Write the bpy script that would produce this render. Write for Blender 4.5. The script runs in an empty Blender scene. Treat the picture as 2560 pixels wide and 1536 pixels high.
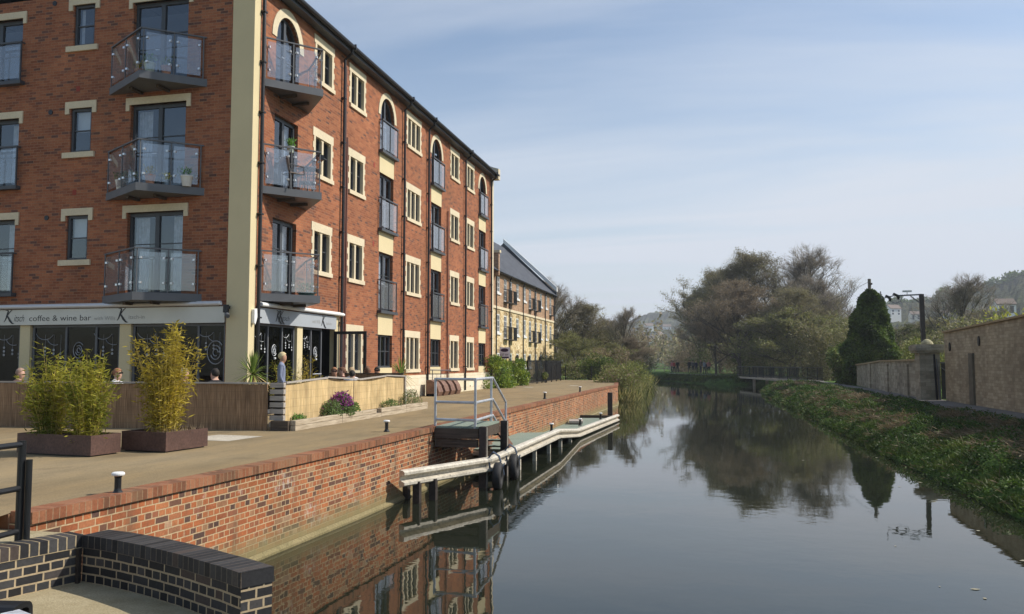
import bpy, bmesh, math, random
from mathutils import Vector, Matrix
import numpy as np
RND = random.Random(7)
SC = bpy.context.scene
COL = SC.collection
PI = math.pi
def rad(a): return math.radians(a)
# ------------------------------------------------------------------ frame of the place
# Y runs along the canal (away from the viewer), X to the right, Z up, water at z = 0
H = 2.6                      # eye height above the water
Q = 1.22                     # quay level
XB = -11.4                   # long facade of the brick building
YB = 18.7                    # short facade of the brick building

# ------------------------------------------------------------------ material helpers
MATS = {}
class NT:
    def __init__(s, name):
        s.m = bpy.data.materials.new(name); s.m.use_nodes = True
        s.t = s.m.node_tree; s.t.nodes.clear()
        s.out = s.n('ShaderNodeOutputMaterial')
    def n(s, typ, **kw):
        nd = s.t.nodes.new(typ)
        for k, v in kw.items():
            if k.startswith('i_'): nd.inputs[int(k[2:])].default_value = v
            else: setattr(nd, k, v)
        return nd
    def l(s, a, b, ao=0, bi=0):
        s.t.links.new(a.outputs[ao], b.inputs[bi])
    def setv(s, nd, name, v): nd.inputs[name].default_value = v
def rgba(c): return (c[0], c[1], c[2], 1.0)
def ramp(nt, stops, interp='LINEAR'):
    r = nt.n('ShaderNodeValToRGB'); e = r.color_ramp; e.interpolation = interp
    while len(e.elements) < len(stops): e.elements.new(0.5)
    for el, (p, c) in zip(e.elements, stops):
        el.position = p; el.color = rgba(c)
    return r
def noise(nt, scale, detail=4, rough=.55, vec=None, dim='3D'):
    n = nt.n('ShaderNodeTexNoise'); n.noise_dimensions = dim
    nt.setv(n, 'Scale', scale); nt.setv(n, 'Detail', detail); nt.setv(n, 'Roughness', rough)
    if vec is not None: nt.t.links.new(vec, n.inputs['Vector'])
    return n
def mix(nt, fac, a, b, mode='MIX'):
    m = nt.n('ShaderNodeMix', data_type='RGBA', blend_type=mode)
    def put(sock, v):
        if hasattr(v, 'is_linked') or hasattr(v, 'links'): nt.t.links.new(v, sock)
        elif isinstance(v, (int, float)): sock.default_value = v
        else: sock.default_value = rgba(v)
    put(m.inputs[0], fac); put(m.inputs[6], a); put(m.inputs[7], b)
    return m.outputs[2]
def mathn(nt, op, a, b=0.0, clamp=False):
    m = nt.n('ShaderNodeMath', operation=op, use_clamp=clamp)
    for i, v in ((0, a), (1, b)):
        if hasattr(v, 'links'): nt.t.links.new(v, m.inputs[i])
        else: m.inputs[i].default_value = v
    return m.outputs[0]
def maprange(nt, v, a, b, c=0.0, d=1.0):
    m = nt.n('ShaderNodeMapRange'); nt.t.links.new(v, m.inputs[0])
    for i, x in enumerate((a, b, c, d)): m.inputs[i + 1].default_value = x
    return m.outputs[0]
def wpos(nt): return nt.n('ShaderNodeNewGeometry').outputs['Position']
def stretch(nt, vec, s):
    m = nt.n('ShaderNodeMapping'); nt.t.links.new(vec, m.inputs[0]); m.inputs[3].default_value = s
    return m.outputs[0]
def finish(nt, col, rough=.85, metal=0.0, spec=.3, bump=None, bdist=.01, bstr=.5, trans=0, sheen=0):
    p = nt.n('ShaderNodeBsdfPrincipled')
    if hasattr(col, 'links'): nt.t.links.new(col, p.inputs['Base Color'])
    else: p.inputs['Base Color'].default_value = rgba(col)
    if hasattr(rough, 'links'): nt.t.links.new(rough, p.inputs['Roughness'])
    else: p.inputs['Roughness'].default_value = rough
    p.inputs['Metallic'].default_value = metal
    p.inputs['Specular IOR Level'].default_value = spec
    if bump is not None:
        b = nt.n('ShaderNodeBump'); nt.t.links.new(bump, b.inputs['Height'])
        b.inputs['Distance'].default_value = bdist; b.inputs['Strength'].default_value = bstr
        nt.l(b, p, 0, p.inputs.find('Normal'))
    nt.l(p, nt.out)
    return nt.m
def plain(name, c, rough=.7, metal=0, spec=.4, var=.12, scale=3.0, c2=None, bump=0, fine=None, fc=.28):
    """a painted / natural surface with soft variation"""
    nt = NT(name); w = wpos(nt)
    n = noise(nt, scale, 5, .6, w)
    hi = tuple(min(1, x * (1 + var)) for x in c); lo = tuple(x * (1 - var) for x in c)
    if c2: lo = c2
    r = ramp(nt, [(.3, lo), (.7, hi)]); nt.l(n, r)
    col = r.outputs[0]
    if fine:
        n2 = noise(nt, fine, 3, .6, w); r2 = ramp(nt, [(.3, (1 - fc,) * 3), (.7, (1 + fc * .7,) * 3)]); nt.l(n2, r2)
        col = mix(nt, 1.0, col, r2.outputs[0], 'MULTIPLY')
    if bump:
        nb = noise(nt, fine or scale * 6, 3, .6, w)
        return finish(nt, col, rough, metal, spec, nb.outputs[0], bump, .6)
    return finish(nt, col, rough, metal, spec)
def brick(name, stops, mortar, w=.225, h=.075, ms=.010, swap=False, uv=False, grime=None, salt=0.0, algae=None,
          rough=.85, soft=.12, offset=.5, bdist=.006, weather=.25, wob=.008, streak=0, english=False):
    nt = NT(name)
    if uv:
        src = nt.n('ShaderNodeUVMap').outputs[0]; sx = nt.n('ShaderNodeSeparateXYZ'); nt.t.links.new(src, sx.inputs[0])
        u, v = sx.outputs[0], sx.outputs[1]
    else:
        src = wpos(nt); sx = nt.n('ShaderNodeSeparateXYZ'); nt.t.links.new(src, sx.inputs[0])
        if swap: u, v = sx.outputs[0], sx.outputs[1]
        else: u, v = mathn(nt, 'ADD', sx.outputs[0], sx.outputs[1]), sx.outputs[2]
    if wob:
        wn = noise(nt, 9, 2, .5, wpos(nt)); dd = mathn(nt, 'MULTIPLY', mathn(nt, 'SUBTRACT', wn.outputs[0], .5), wob)
        u = mathn(nt, 'ADD', u, dd); v = mathn(nt, 'ADD', v, dd)
    cb = nt.n('ShaderNodeCombineXYZ'); nt.t.links.new(u, cb.inputs[0]); nt.t.links.new(v, cb.inputs[1])
    b = nt.n('ShaderNodeTexBrick'); nt.l(cb, b)
    b.offset = offset; b.squash = .5 if english else 1; b.squash_frequency = 2; b.inputs['Color1'].default_value = (0, 0, 0, 1); b.inputs['Color2'].default_value = (1, 1, 1, 1)
    b.inputs['Mortar'].default_value = (0.5, .5, .5, 1)
    b.inputs['Scale'].default_value = 1; b.inputs['Mortar Size'].default_value = ms; b.inputs['Mortar Smooth'].default_value = soft
    b.inputs['Bias'].default_value = 0; b.inputs['Brick Width'].default_value = w; b.inputs['Row Height'].default_value = h
    r = ramp(nt, stops); nt.l(b, r)
    n1 = noise(nt, .55, 5, .6, wpos(nt)); r1 = ramp(nt, [(.3, (1 - weather,) * 3), (.7, (1 + weather * .7,) * 3)]); nt.l(n1, r1)
    c = mix(nt, 1.0, r.outputs[0], r1.outputs[0], 'MULTIPLY')
    n2 = noise(nt, 38, 3, .7, wpos(nt)); r2 = ramp(nt, [(.25, (.75,) * 3), (.75, (1.22,) * 3)]); nt.l(n2, r2)
    c = mix(nt, 1.0, c, r2.outputs[0], 'MULTIPLY')
    mo = mix(nt, 1.0, mortar, r2.outputs[0], 'MULTIPLY')
    c = mix(nt, b.outputs['Fac'], c, mo)
    if salt:
        n3 = noise(nt, 1.0, 6, .72, stretch(nt, wpos(nt), (.9, .9, 2.2)))
        f = maprange(nt, n3.outputs[0], .56, .70, 0, salt)
        n4 = noise(nt, 16, 3, .7, stretch(nt, wpos(nt), (1, 1, .35)))
        f2 = maprange(nt, n4.outputs[0], .48, .62, 0, 1)
        f = mathn(nt, 'MULTIPLY', f, f2)
        c = mix(nt, f, c, (.62, .58, .52))
    if streak:
        n8 = noise(nt, 2.6, 5, .65, stretch(nt, wpos(nt), (1, 1, .18))); f = maprange(nt, n8.outputs[0], .50, .72, 0, streak); c = mix(nt, f, c, (.13, .085, .055))
    if algae:
        z0, z1, ac = algae
        n5 = noise(nt, 2.2, 4, .6, wpos(nt))
        zz = mathn(nt, 'ADD', sx.outputs[2], mathn(nt, 'MULTIPLY', n5.outputs[0], -.22))
        f = maprange(nt, zz, z1, z0, 0, .88)
        c = mix(nt, f, c, ac)
    if grime:
        n6 = noise(nt, 1.3, 6, .7, wpos(nt)); f = maprange(nt, n6.outputs[0], .5, .75, 0, .7); c = mix(nt, f, c, grime)
    hgt = mathn(nt, 'SUBTRACT', 1.0, b.outputs['Fac'])
    return finish(nt, c, rough, 0, .2, hgt, bdist, .7)
def glass(name, tint=(.8, .85, .9), refl=1.6, haze=.0, hazecol=(.6, .65, .7), rough=.02):
    """thin sheet: clear transmission plus mirror reflection by Fresnel, optional milky sheen as flat diffuse"""
    nt = NT(name)
    tr = nt.n('ShaderNodeBsdfTransparent'); tr.inputs[0].default_value = rgba(tint)
    gl = nt.n('ShaderNodeBsdfGlossy'); gl.inputs['Roughness'].default_value = rough
    gl.inputs[0].default_value = (.95, .97, 1, 1)
    g = nt.n('ShaderNodeNewGeometry'); dp = nt.n('ShaderNodeVectorMath', operation='DOT_PRODUCT'); nt.t.links.new(g.outputs['Normal'], dp.inputs[0]); nt.t.links.new(g.outputs['Incoming'], dp.inputs[1])
    c = mathn(nt, 'SUBTRACT', 1.0, mathn(nt, 'ABSOLUTE', dp.outputs['Value']), True); f0 = ((refl - 1) / (refl + 1)) ** 2
    fr = mathn(nt, 'ADD', mathn(nt, 'MULTIPLY', mathn(nt, 'POWER', c, 5.0), 1 - f0), f0, True)
    ms = nt.n('ShaderNodeMixShader'); nt.t.links.new(fr, ms.inputs[0]); nt.l(tr, ms, 0, 1); nt.l(gl, ms, 0, 2)
    last = ms
    if haze:
        df = nt.n('ShaderNodeBsdfDiffuse'); df.inputs[0].default_value = rgba(hazecol)  # pale sheen of the sheet mixed in as flat diffuse colour
        m2 = nt.n('ShaderNodeMixShader'); m2.inputs[0].default_value = haze; nt.l(ms, m2, 0, 1); nt.l(df, m2, 0, 2); last = m2
    nt.l(last, nt.out)
    return nt.m
def leafmat(name, c, c2, trans=.35, scale=1.2, rough=.6):
    nt = NT(name)
    n = noise(nt, scale, 3, .6, wpos(nt)); r = ramp(nt, [(.35, c2), (.65, c)]); nt.l(n, r)
    g = nt.n('ShaderNodeNewGeometry')
    rr = ramp(nt, [(0, (.65,) * 3), (1, (1.35,) * 3)]); nt.t.links.new(g.outputs['Random Per Island'], rr.inputs[0])
    col = mix(nt, 1.0, r.outputs[0], rr.outputs[0], 'MULTIPLY')
    p = nt.n('ShaderNodeBsdfPrincipled'); nt.t.links.new(col, p.inputs['Base Color']); p.inputs['Roughness'].default_value = rough
    p.inputs['Specular IOR Level'].default_value = .25
    t = nt.n('ShaderNodeBsdfTranslucent'); nt.t.links.new(col, t.inputs[0])
    ms = nt.n('ShaderNodeMixShader'); ms.inputs[0].default_value = trans; nt.l(p, ms, 0, 1); nt.l(t, ms, 0, 2)
    nt.l(ms, nt.out); return nt.m

# ------------------------------------------------------------------ mesh builder
ORG = {}
class MB:
    def __init__(s): s.v = []; s.f = []; s.mi = []; s.uv = None
    def add(s, vs, fs, m=0):
        k = len(s.v); s.v += [tuple(p) for p in vs]; s.f += [tuple(i + k for i in f) for f in fs]; s.mi += [m] * len(fs)
        return s
    def poly(s, pts, m=0): return s.add(pts, [tuple(range(len(pts)))], m)
    def box(s, x0, y0, z0, x1, y1, z1, m=0):
        x0, x1 = sorted((x0, x1)); y0, y1 = sorted((y0, y1)); z0, z1 = sorted((z0, z1))
        vs = [(x0, y0, z0), (x1, y0, z0), (x1, y1, z0), (x0, y1, z0), (x0, y0, z1), (x1, y0, z1), (x1, y1, z1), (x0, y1, z1)]
        return s.add(vs, [(3, 2, 1, 0), (4, 5, 6, 7), (0, 1, 5, 4), (1, 2, 6, 5), (2, 3, 7, 6), (3, 0, 4, 7)], m)
    def obox(s, c, size, rz=0, m=0, rx=0, ry=0):
        M = Matrix.Translation(c) @ Matrix.Rotation(rz, 4, 'Z') @ Matrix.Rotation(rx, 4, 'X') @ Matrix.Rotation(ry, 4, 'Y')
        a, b, d = size[0] / 2, size[1] / 2, size[2] / 2
        vs = [M @ Vector(p) for p in [(-a, -b, -d), (a, -b, -d), (a, b, -d), (-a, b, -d), (-a, -b, d), (a, -b, d), (a, b, d), (-a, b, d)]]
        return s.add(vs, [(3, 2, 1, 0), (4, 5, 6, 7), (0, 1, 5, 4), (1, 2, 6, 5), (2, 3, 7, 6), (3, 0, 4, 7)], m)
    def bar(s, p, q, w, h, m=0, up=(0, 0, 1)):
        p, q = Vector(p), Vector(q); d = (q - p).normalized(); u = Vector(up)
        if abs(d.dot(u)) > .98: u = Vector((0, 1, 0))
        r = d.cross(u).normalized(); u = r.cross(d).normalized()
        vs = []
        for e in (p, q):
            for a, b in ((-1, -1), (1, -1), (1, 1), (-1, 1)): vs.append(e + r * a * w / 2 + u * b * h / 2)
        return s.add(vs, [(3, 2, 1, 0), (4, 5, 6, 7), (0, 1, 5, 4), (1, 2, 6, 5), (2, 3, 7, 6), (3, 0, 4, 7)], m)
    def tube(s, pts, r, n=8, m=0, cap=True):
        pts = [Vector(p) for p in pts]; rs = r if isinstance(r, (list, tuple)) else [r] * len(pts)
        k0 = len(s.v); ref = None; vs = []; fs = []
        for i, p in enumerate(pts):
            d = (pts[min(i + 1, len(pts) - 1)] - pts[max(i - 1, 0)])
            d = d.normalized() if d.length > 1e-9 else Vector((0, 0, 1))
            if ref is None: ref = Vector((1, 0, 0)) if abs(d.x) < .9 else Vector((0, 1, 0))
            a = (ref - d * ref.dot(d))
            a = a.normalized() if a.length > 1e-6 else Vector((0, 1, 0)); b = d.cross(a); ref = a
            for j in range(n):
                t = 2 * PI * j / n; vs.append(p + (a * math.cos(t) + b * math.sin(t)) * rs[i])
        for i in range(len(pts) - 1):
            for j in range(n):
                j2 = (j + 1) % n; fs.append((i * n + j, i * n + j2, (i + 1) * n + j2, (i + 1) * n + j))
        if cap: fs.append(tuple(range(n - 1, -1, -1))); fs.append(tuple((len(pts) - 1) * n + j for j in range(n)))
        return s.add(vs, fs, m)
    def lathe(s, prof, c=(0, 0, 0), n=16, m=0, M=None):
        vs = []; fs = []
        for (r, z) in prof:
            for j in range(n):
                t = 2 * PI * j / n; p = Vector((r * math.cos(t), r * math.sin(t), z))
                if M is not None: p = M @ p
                vs.append(p + Vector(c))
        for i in range(len(prof) - 1):
            for j in range(n):
                j2 = (j + 1) % n; fs.append((i * n + j, i * n + j2, (i + 1) * n + j2, (i + 1) * n + j))
        fs.append(tuple(range(n - 1, -1, -1))); fs.append(tuple((len(prof) - 1) * n + j for j in range(n)))
        return s.add(vs, fs, m)
    def prism(s, pts, off, m=0):
        """closed polygon pts (3-D) extruded by vector off"""
        n = len(pts); o = Vector(off); vs = [Vector(p) for p in pts] + [Vector(p) + o for p in pts]
        fs = [tuple(range(n - 1, -1, -1)), tuple(range(n, 2 * n))] + [(i, (i + 1) % n, n + (i + 1) % n, n + i) for i in range(n)]
        return s.add(vs, fs, m)
    def build(s, name, mats, parent=None, smooth=False, loc=None, bevel=0):
        if not isinstance(mats, (list, tuple)): mats = [mats]
        V = np.array([tuple(p) for p in s.v], dtype=float)
        if parent is not None: org = ORG[parent.name]
        elif loc is not None: org = Vector(loc)
        else:
            a, b = V.min(0), V.max(0); org = Vector(((a[0] + b[0]) / 2, (a[1] + b[1]) / 2, a[2]))
        V = V - np.array(tuple(org))
        me = bpy.data.meshes.new(name); me.from_pydata(V.tolist(), [], s.f)
        for m in mats: me.materials.append(m)
        if len(mats) > 1: me.polygons.foreach_set('material_index', s.mi)
        if smooth: me.polygons.foreach_set('use_smooth', [True] * len(me.polygons))
        me.update()
        ob = bpy.data.objects.new(name, me); COL.objects.link(ob)
        if parent is not None: ob.parent = parent
        else: ob.location = org
        ORG[ob.name] = Vector(org)
        if bevel:
            bv = ob.modifiers.new('bevel', 'BEVEL'); bv.width = bevel; bv.segments = 2; bv.limit_method = 'ANGLE'
        return ob
def tag(o, label=None, cat=None, group=None, kind=None):
    if label: o['label'] = label
    if cat: o['category'] = cat
    if group: o['group'] = group
    if kind: o['kind'] = kind
    return o
def thing(name, loc, label, cat, group=None):
    o = bpy.data.objects.new(name, None); COL.objects.link(o); o.location = loc; o.empty_display_size = .3
    ORG[o.name] = Vector(loc); return tag(o, label, cat, group)
KIDS = {}
def copy_tree(o, parent=None, depth=0):
    c = o.copy(); COL.objects.link(c); ORG[c.name] = ORG[o.name]
    if parent is not None: c.parent = parent
    for ch in [x for x in bpy.data.objects if x.parent == o]: copy_tree(ch, c, depth + 1)
    return c
def put(o, loc, rz=0, s=1.0, label=None, group=None):
    o.location = loc; o.rotation_euler = (0, 0, rz)
    o.scale = (s, s, s) if isinstance(s, (int, float)) else s
    if label: o['label'] = label
    if group: o['group'] = group
    return o
class Fac:
    """a facade: u along it, v up, d outwards"""
    def __init__(s, axis, c): s.a = axis; s.c = c
    def P(s, u, v, d=0.0):
        return (s.c + d, u, v) if s.a == 'x' else (u, s.c - d, v)
    def box(s, mb, u0, u1, v0, v1, d0, d1, m=0):
        a = s.P(u0, v0, d0); b = s.P(u1, v1, d1); mb.box(*a, *b, m)
    def quad(s, mb, u0, u1, v0, v1, d=0, m=0):
        mb.poly([s.P(u0, v0, d), s.P(u1, v0, d), s.P(u1, v1, d), s.P(u0, v1, d)], m)
    def wall(s, mb, u0, u1, v0, v1, holes, depth=.14, m=0, mr=None):
        mr = m if mr is None else mr
        us = sorted({u0, u1} | {h[0] for h in holes} | {h[1] for h in holes}); vs = sorted({v0, v1} | {h[2] for h in holes} | {h[3] for h in holes})
        us = [u for u in us if u0 <= u <= u1]; vs = [v for v in vs if v0 <= v <= v1]
        for a, b in zip(us, us[1:]):
            run = None
            for c, d in zip(vs, vs[1:]):
                cu, cv = (a + b) / 2, (c + d) / 2
                inh = any(h[0] < cu < h[1] and h[2] < cv < h[3] for h in holes)
                if inh:
                    if run is not None: s.quad(mb, a, b, run, c, 0, m); run = None
                elif run is None: run = c
            if run is not None: s.quad(mb, a, b, run, vs[-1], 0, m)
        for h in holes:
            a, b, c, d = h[:4]
            mb.poly([s.P(a, c, 0), s.P(a, d, 0), s.P(a, d, -depth), s.P(a, c, -depth)], mr)
            mb.poly([s.P(b, c, 0), s.P(b, c, -depth), s.P(b, d, -depth), s.P(b, d, 0)], mr)
            mb.poly([s.P(a, c, 0), s.P(a, c, -depth), s.P(b, c, -depth), s.P(b, c, 0)], mr)
            if len(h) < 5: mb.poly([s.P(a, d, 0), s.P(b, d, 0), s.P(b, d, -depth), s.P(a, d, -depth)], mr)
            else:       # arched head: h[4] = spring height
                sp = h[4]; cu = (a + b) / 2; ru = (b - a) / 2; rv = d - sp; N = 14
                arc = [(cu - ru * math.cos(PI * i / N), sp + rv * math.sin(PI * i / N)) for i in range(N + 1)]
                for i in range(N):
                    p, q = arc[i], arc[i + 1]
                    cor = (a, d) if i < N / 2 else (b, d)
                    mb.poly([s.P(*cor), s.P(*p), s.P(*q)], m)
                    mb.poly([s.P(*p), s.P(*p, -depth), s.P(*q, -depth), s.P(*q)], mr)
    def arc_band(s, mb, u0, u1, sp, top, w, d0, d1, m=0, N=16):
        """stone ring round an arched head; inner opening u0..u1, spring sp, crown top"""
        cu = (u0 + u1) / 2; ri = (u1 - u0) / 2; rv = top - sp
        for i in range(N):
            q = []
            for t in (PI * i / N, PI * (i + 1) / N):
                ci, si = math.cos(t), math.sin(t)
                q.append(((cu - ri * ci, sp + rv * si), (cu - (ri + w) * ci, sp + (rv + w) * si)))
            (a, b), (c, d) = q
            pts = [s.P(*a, d0), s.P(*b, d0), s.P(*d, d0), s.P(*c, d0)]
            mb.prism(pts, Vector(s.P(0, 0, d1)) - Vector(s.P(0, 0, d0)), m)
# ------------------------------------------------------------------ materials
ORANGE = [(0, (.12, .06, .045)), (.05, (.16, .075, .055)), (.10, (.24, .082, .042)), (.35, (.325, .115, .056)), (.75, (.385, .148, .07)), (.9, (.29, .10, .05)), (1, (.22, .095, .06))]
DARKRED = ORANGE
m_brick = brick('facade_brick', ORANGE, (.34, .20, .12), ms=.0055, salt=.0, weather=.25, streak=.22)
QB = [(0, (.09, .055, .045)), (.12, (.15, .075, .05)), (.22, (.30, .10, .045)), (.5, (.38, .125, .05)), (.72, (.40, .16, .07)), (.86, (.26, .10, .055)), (.95, (.34, .19, .10)), (1, (.42, .27, .17))]
m_quay = brick('quay_brick', QB, (.50, .37, .22), ms=.0075, salt=.75, algae=(.0, .30, (.24, .205, .10)), weather=.45, streak=.7, english=True)
m_coping = brick('coping_brick', [(0, (.15, .07, .04)), (.5, (.27, .10, .05)), (1, (.33, .15, .08))], (.30, .20, .12), w=2.0, h=.077, ms=.005, swap=True, grime=(.22, .17, .10))
m_copingx = brick('coping_brick_end', [(0, (.26, .10, .06)), (1, (.46, .20, .11))], (.38, .28, .18), w=.077, h=2.0, ms=.009, grime=(.22, .17, .10), offset=0)
BL = [(0, (.022, .022, .024)), (.5, (.045, .045, .048)), (.85, (.07, .068, .068)), (1, (.085, .06, .05))]
m_blue = brick('blue_brick', BL, (.42, .33, .21), uv=True, ms=.008, rough=.55, weather=.3, english=True)
m_bluecop = brick('blue_brick_on_edge', BL, (.13, .11, .09), uv=True, w=.078, h=2.0, ms=.005, offset=0, rough=.5)
m_blueedge = brick('blue_brick_edge_face', BL, (.40, .32, .20), uv=True, w=.078, h=2.0, ms=.006, offset=0, rough=.5)
m_stonewall = brick('rubble_block_wall', [(0, (.34, .28, .185)), (.5, (.42, .35, .235)), (1, (.49, .415, .285))], (.24, .20, .135), w=.30, h=.115, ms=.006, grime=(.20, .165, .11), weather=.3, soft=.6, wob=.02, streak=.3)
m_stonegrey = brick('grey_block_wall', [(0, (.27, .24, .18)), (.5, (.36, .325, .245)), (1, (.43, .39, .30))], (.21, .19, .14), w=.40, h=.17, ms=.006, grime=(.15, .15, .11), weather=.3, soft=.6, wob=.02)
m_bath = brick('rubble_bath_stone', [(0, (.46, .33, .16)), (.5, (.66, .51, .28)), (1, (.76, .64, .42))], (.52, .41, .25), w=.38, h=.15, ms=.006, weather=.2, soft=.4)
m_tbrick = brick('terrace_brick', [(0, (.28, .17, .105)), (.5, (.40, .25, .155)), (1, (.47, .31, .20))], (.36, .26, .17), ms=.005, weather=.1)
m_plinth = brick('ashlar_plinth', [(0, (.72, .63, .45)), (1, (.80, .72, .55))], (.50, .42, .29), w=.75, h=.28, ms=.006, weather=.1, soft=.3)
m_stone = plain('cream_dressed_stone', (.66, .57, .40), .85, var=.08, scale=1.5, fine=20, fc=.08)
m_render = plain('cream_render', (.66, .56, .34), .9, var=.05, scale=.8, fine=60, fc=.06)
m_frame = plain('dark_grey_frame', (.06, .066, .075), .45, var=.1)
m_steel = plain('grey_painted_steel', (.11, .115, .125), .45, var=.1)
m_black = plain('black_paint', (.012, .013, .015), .4, var=.2)
m_pipe = plain('black_pipe', (.015, .015, .017), .35)
m_pipebrown = plain('brown_pipe', (.16, .06, .04), .5)
m_white = plain('white_paint', (.80, .80, .78), .5, var=.04)
m_upvc = plain('white_window_frame', (.82, .82, .80), .4, var=.03)
m_slate = brick('slate_roof', [(0, (.05, .055, .065)), (1, (.10, .105, .12))], (.04, .04, .05), w=.3, h=.2, ms=.006, rough=.6, weather=.2)
m_glass = glass('window_glass', (.80, .84, .88), 2.1)
m_glassdark = glass('shop_glass', (.35, .37, .4), 1.35)
m_balglass = glass('balcony_glass', (.90, .92, .94), 1.9, .06, (.75, .78, .82))
m_room = plain('painted_room_gloom', (.08, .078, .075), .9, var=.3, scale=.6)
m_roomdk = plain('painted_shop_gloom', (.018, .017, .017), .9, var=.4, scale=.7)
m_curtain = plain('pale_curtain', (.50, .52, .55), .9, var=.25, scale=7)
m_blind = plain('white_blind', (.60, .64, .64), .8, var=.08, scale=3)
m_zinc = plain('galvanised_steel', (.50, .52, .55), .42, metal=.35, spec=.5, var=.18, scale=6)
m_silver = plain('brushed_steel_clip', (.75, .76, .78), .3, metal=.6, var=.05)
m_sign = plain('brushed_sign_board', (.50, .49, .46), .35, metal=.35, spec=.5, var=.10, scale=.7)
m_signblue = plain('grey_sign_board', (.40, .43, .46), .45, metal=.1, var=.04, scale=.9)
m_letter = plain('black_lettering', (.02, .02, .022), .5)
m_letterfade = plain('faded_lettering', (.27, .265, .25), .5)
m_awning = plain('awning_cassette', (.66, .66, .67), .35, metal=.2, var=.05)
m_reeds = None

def reed(name, a, b, c, sc=55):
    nt = NT(name); w = wpos(nt); s = nt.n('ShaderNodeSeparateXYZ'); nt.t.links.new(w, s.inputs[0])
    u = mathn(nt, 'ADD', s.outputs[0], s.outputs[1]); cb = nt.n('ShaderNodeCombineXYZ')
    nt.t.links.new(u, cb.inputs[0]); nt.t.links.new(mathn(nt, 'MULTIPLY', s.outputs[2], .035), cb.inputs[1])
    n = noise(nt, sc, 2, .6, cb.outputs[0]); r = ramp(nt, [(.28, a), (.5, b), (.72, c)]); nt.l(n, r)
    n2 = noise(nt, 1.6, 4, .6, w); r2 = ramp(nt, [(.3, (.78,) * 3), (.7, (1.15,) * 3)]); nt.l(n2, r2)
    n3 = noise(nt, 7, 2, .5, cb.outputs[0]); r3 = ramp(nt, [(.3, (.8,) * 3), (.7, (1.12,) * 3)]); nt.l(n3, r3)
    c1 = mix(nt, 1.0, r.outputs[0], r2.outputs[0], 'MULTIPLY'); c1 = mix(nt, 1.0, c1, r3.outputs[0], 'MULTIPLY')
    # binding wire rows
    wv = mathn(nt, 'FRACT', mathn(nt, 'MULTIPLY', s.outputs[2], 6.0)); f = maprange(nt, wv, .0, .07, .45, 0)
    c1 = mix(nt, f, c1, (.12, .09, .05))
    return finish(nt, c1, .8, 0, .2, n.outputs[0], .01, .8)
m_reed = reed('split_reed', (.36, .23, .10), (.60, .44, .22), (.74, .58, .33))
m_reeddark = reed('shaded_reed_screen', (.15, .085, .045), (.29, .18, .10), (.42, .28, .165))  # darker copy of the reed, gloom of the shaded screens in its colour
def wood(name, a, b, sc=3, axis=1):
    nt = NT(name); w = wpos(nt); st = [9, 9, 9]; st[axis] = .7
    n = noise(nt, sc, 5, .65, stretch(nt, w, tuple(st))); r = ramp(nt, [(.3, a), (.7, b)]); nt.l(n, r)
    return finish(nt, r.outputs[0], .8, 0, .2, n.outputs[0], .01, .5)
m_wood = wood('weathered_sleeper', (.28, .22, .15), (.56, .48, .36))
m_wooddk = wood('tarred_timber', (.045, .035, .028), (.13, .10, .075), axis=0)
m_woodgrey = wood('silvered_slat', (.30, .27, .24), (.47, .43, .38), axis=0)
m_rust = plain('rusty_brown_steel', (.115, .065, .052), .55, metal=.2, var=.25, scale=2.5, fine=30)
m_rustlight = plain('rusty_seat_steel', (.20, .11, .075), .6, metal=.1, var=.3, scale=5, fine=30)
m_post = plain('dark_steel_pile', (.05, .04, .035), .6, metal=.2, var=.35, scale=4, fine=20)
m_beam = plain('pale_weathered_guardrail', (.62, .57, .47), .55, metal=.15, var=.18, scale=2.5, fine=14)
m_deck = plain('green_grit_deck', (.23, .28, .225), .85, var=.10, scale=1.2, fine=60)
m_tyre = plain('black_rubber', (.028, .027, .027), .7, var=.3, scale=9)
m_rope = plain('blue_grey_rope', (.09, .12, .17), .8)
m_soil = plain('dark_soil', (.06, .042, .03), .95, var=.3, scale=8)
m_conc = plain('pale_concrete', (.50, .45, .36), .9, var=.12, scale=1.2, fine=25, bump=.004)
m_terracotta = plain('terracotta', (.50, .24, .15), .8)
m_creampot = plain('pale_green_pot', (.50, .55, .45), .6)
m_bluepot = plain('slate_blue_pot', (.18, .24, .30), .5)
m_greenpot = plain('dark_green_trough', (.04, .10, .09), .5)
m_whitepot = plain('whitewashed_pot', (.66, .64, .58), .7)

def paving():
    nt = NT('gravel_paving'); w = wpos(nt)
    n = noise(nt, .35, 5, .6, stretch(nt, w, (1, .45, 1))); r = ramp(nt, [(.25, (.235, .172, .095)), (.5, (.285, .217, .125)), (.75, (.335, .262, .16))]); nt.l(n, r)
    n2 = noise(nt, 70, 3, .7, w); r2 = ramp(nt, [(.25, (.70,) * 3), (.75, (1.25,) * 3)]); nt.l(n2, r2)
    n3 = noise(nt, 2.2, 6, .7, stretch(nt, w, (1, .3, 1))); r3 = ramp(nt, [(.32, (.80, .82, .84)), (.5, (.97, .97, .97)), (.68, (1.10, 1.07, 1.0))]); nt.l(n3, r3)
    c = mix(nt, 1.0, r.outputs[0], r2.outputs[0], 'MULTIPLY'); c = mix(nt, 1.0, c, r3.outputs[0], 'MULTIPLY')
    n4 = noise(nt, 1.1, 3, .4, w); f4 = maprange(nt, n4.outputs[0], .66, .72, 0, .35); c = mix(nt, f4, c, (.15, .115, .075))
    n5 = noise(nt, 11, 2, .4, w); f5 = maprange(nt, n5.outputs[0], .74, .78, 0, .5); c = mix(nt, f5, c, (.13, .10, .07))
    return finish(nt, c, .95, 0, .1, n2.outputs[0], .006, .5)
m_paving = paving()
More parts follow.
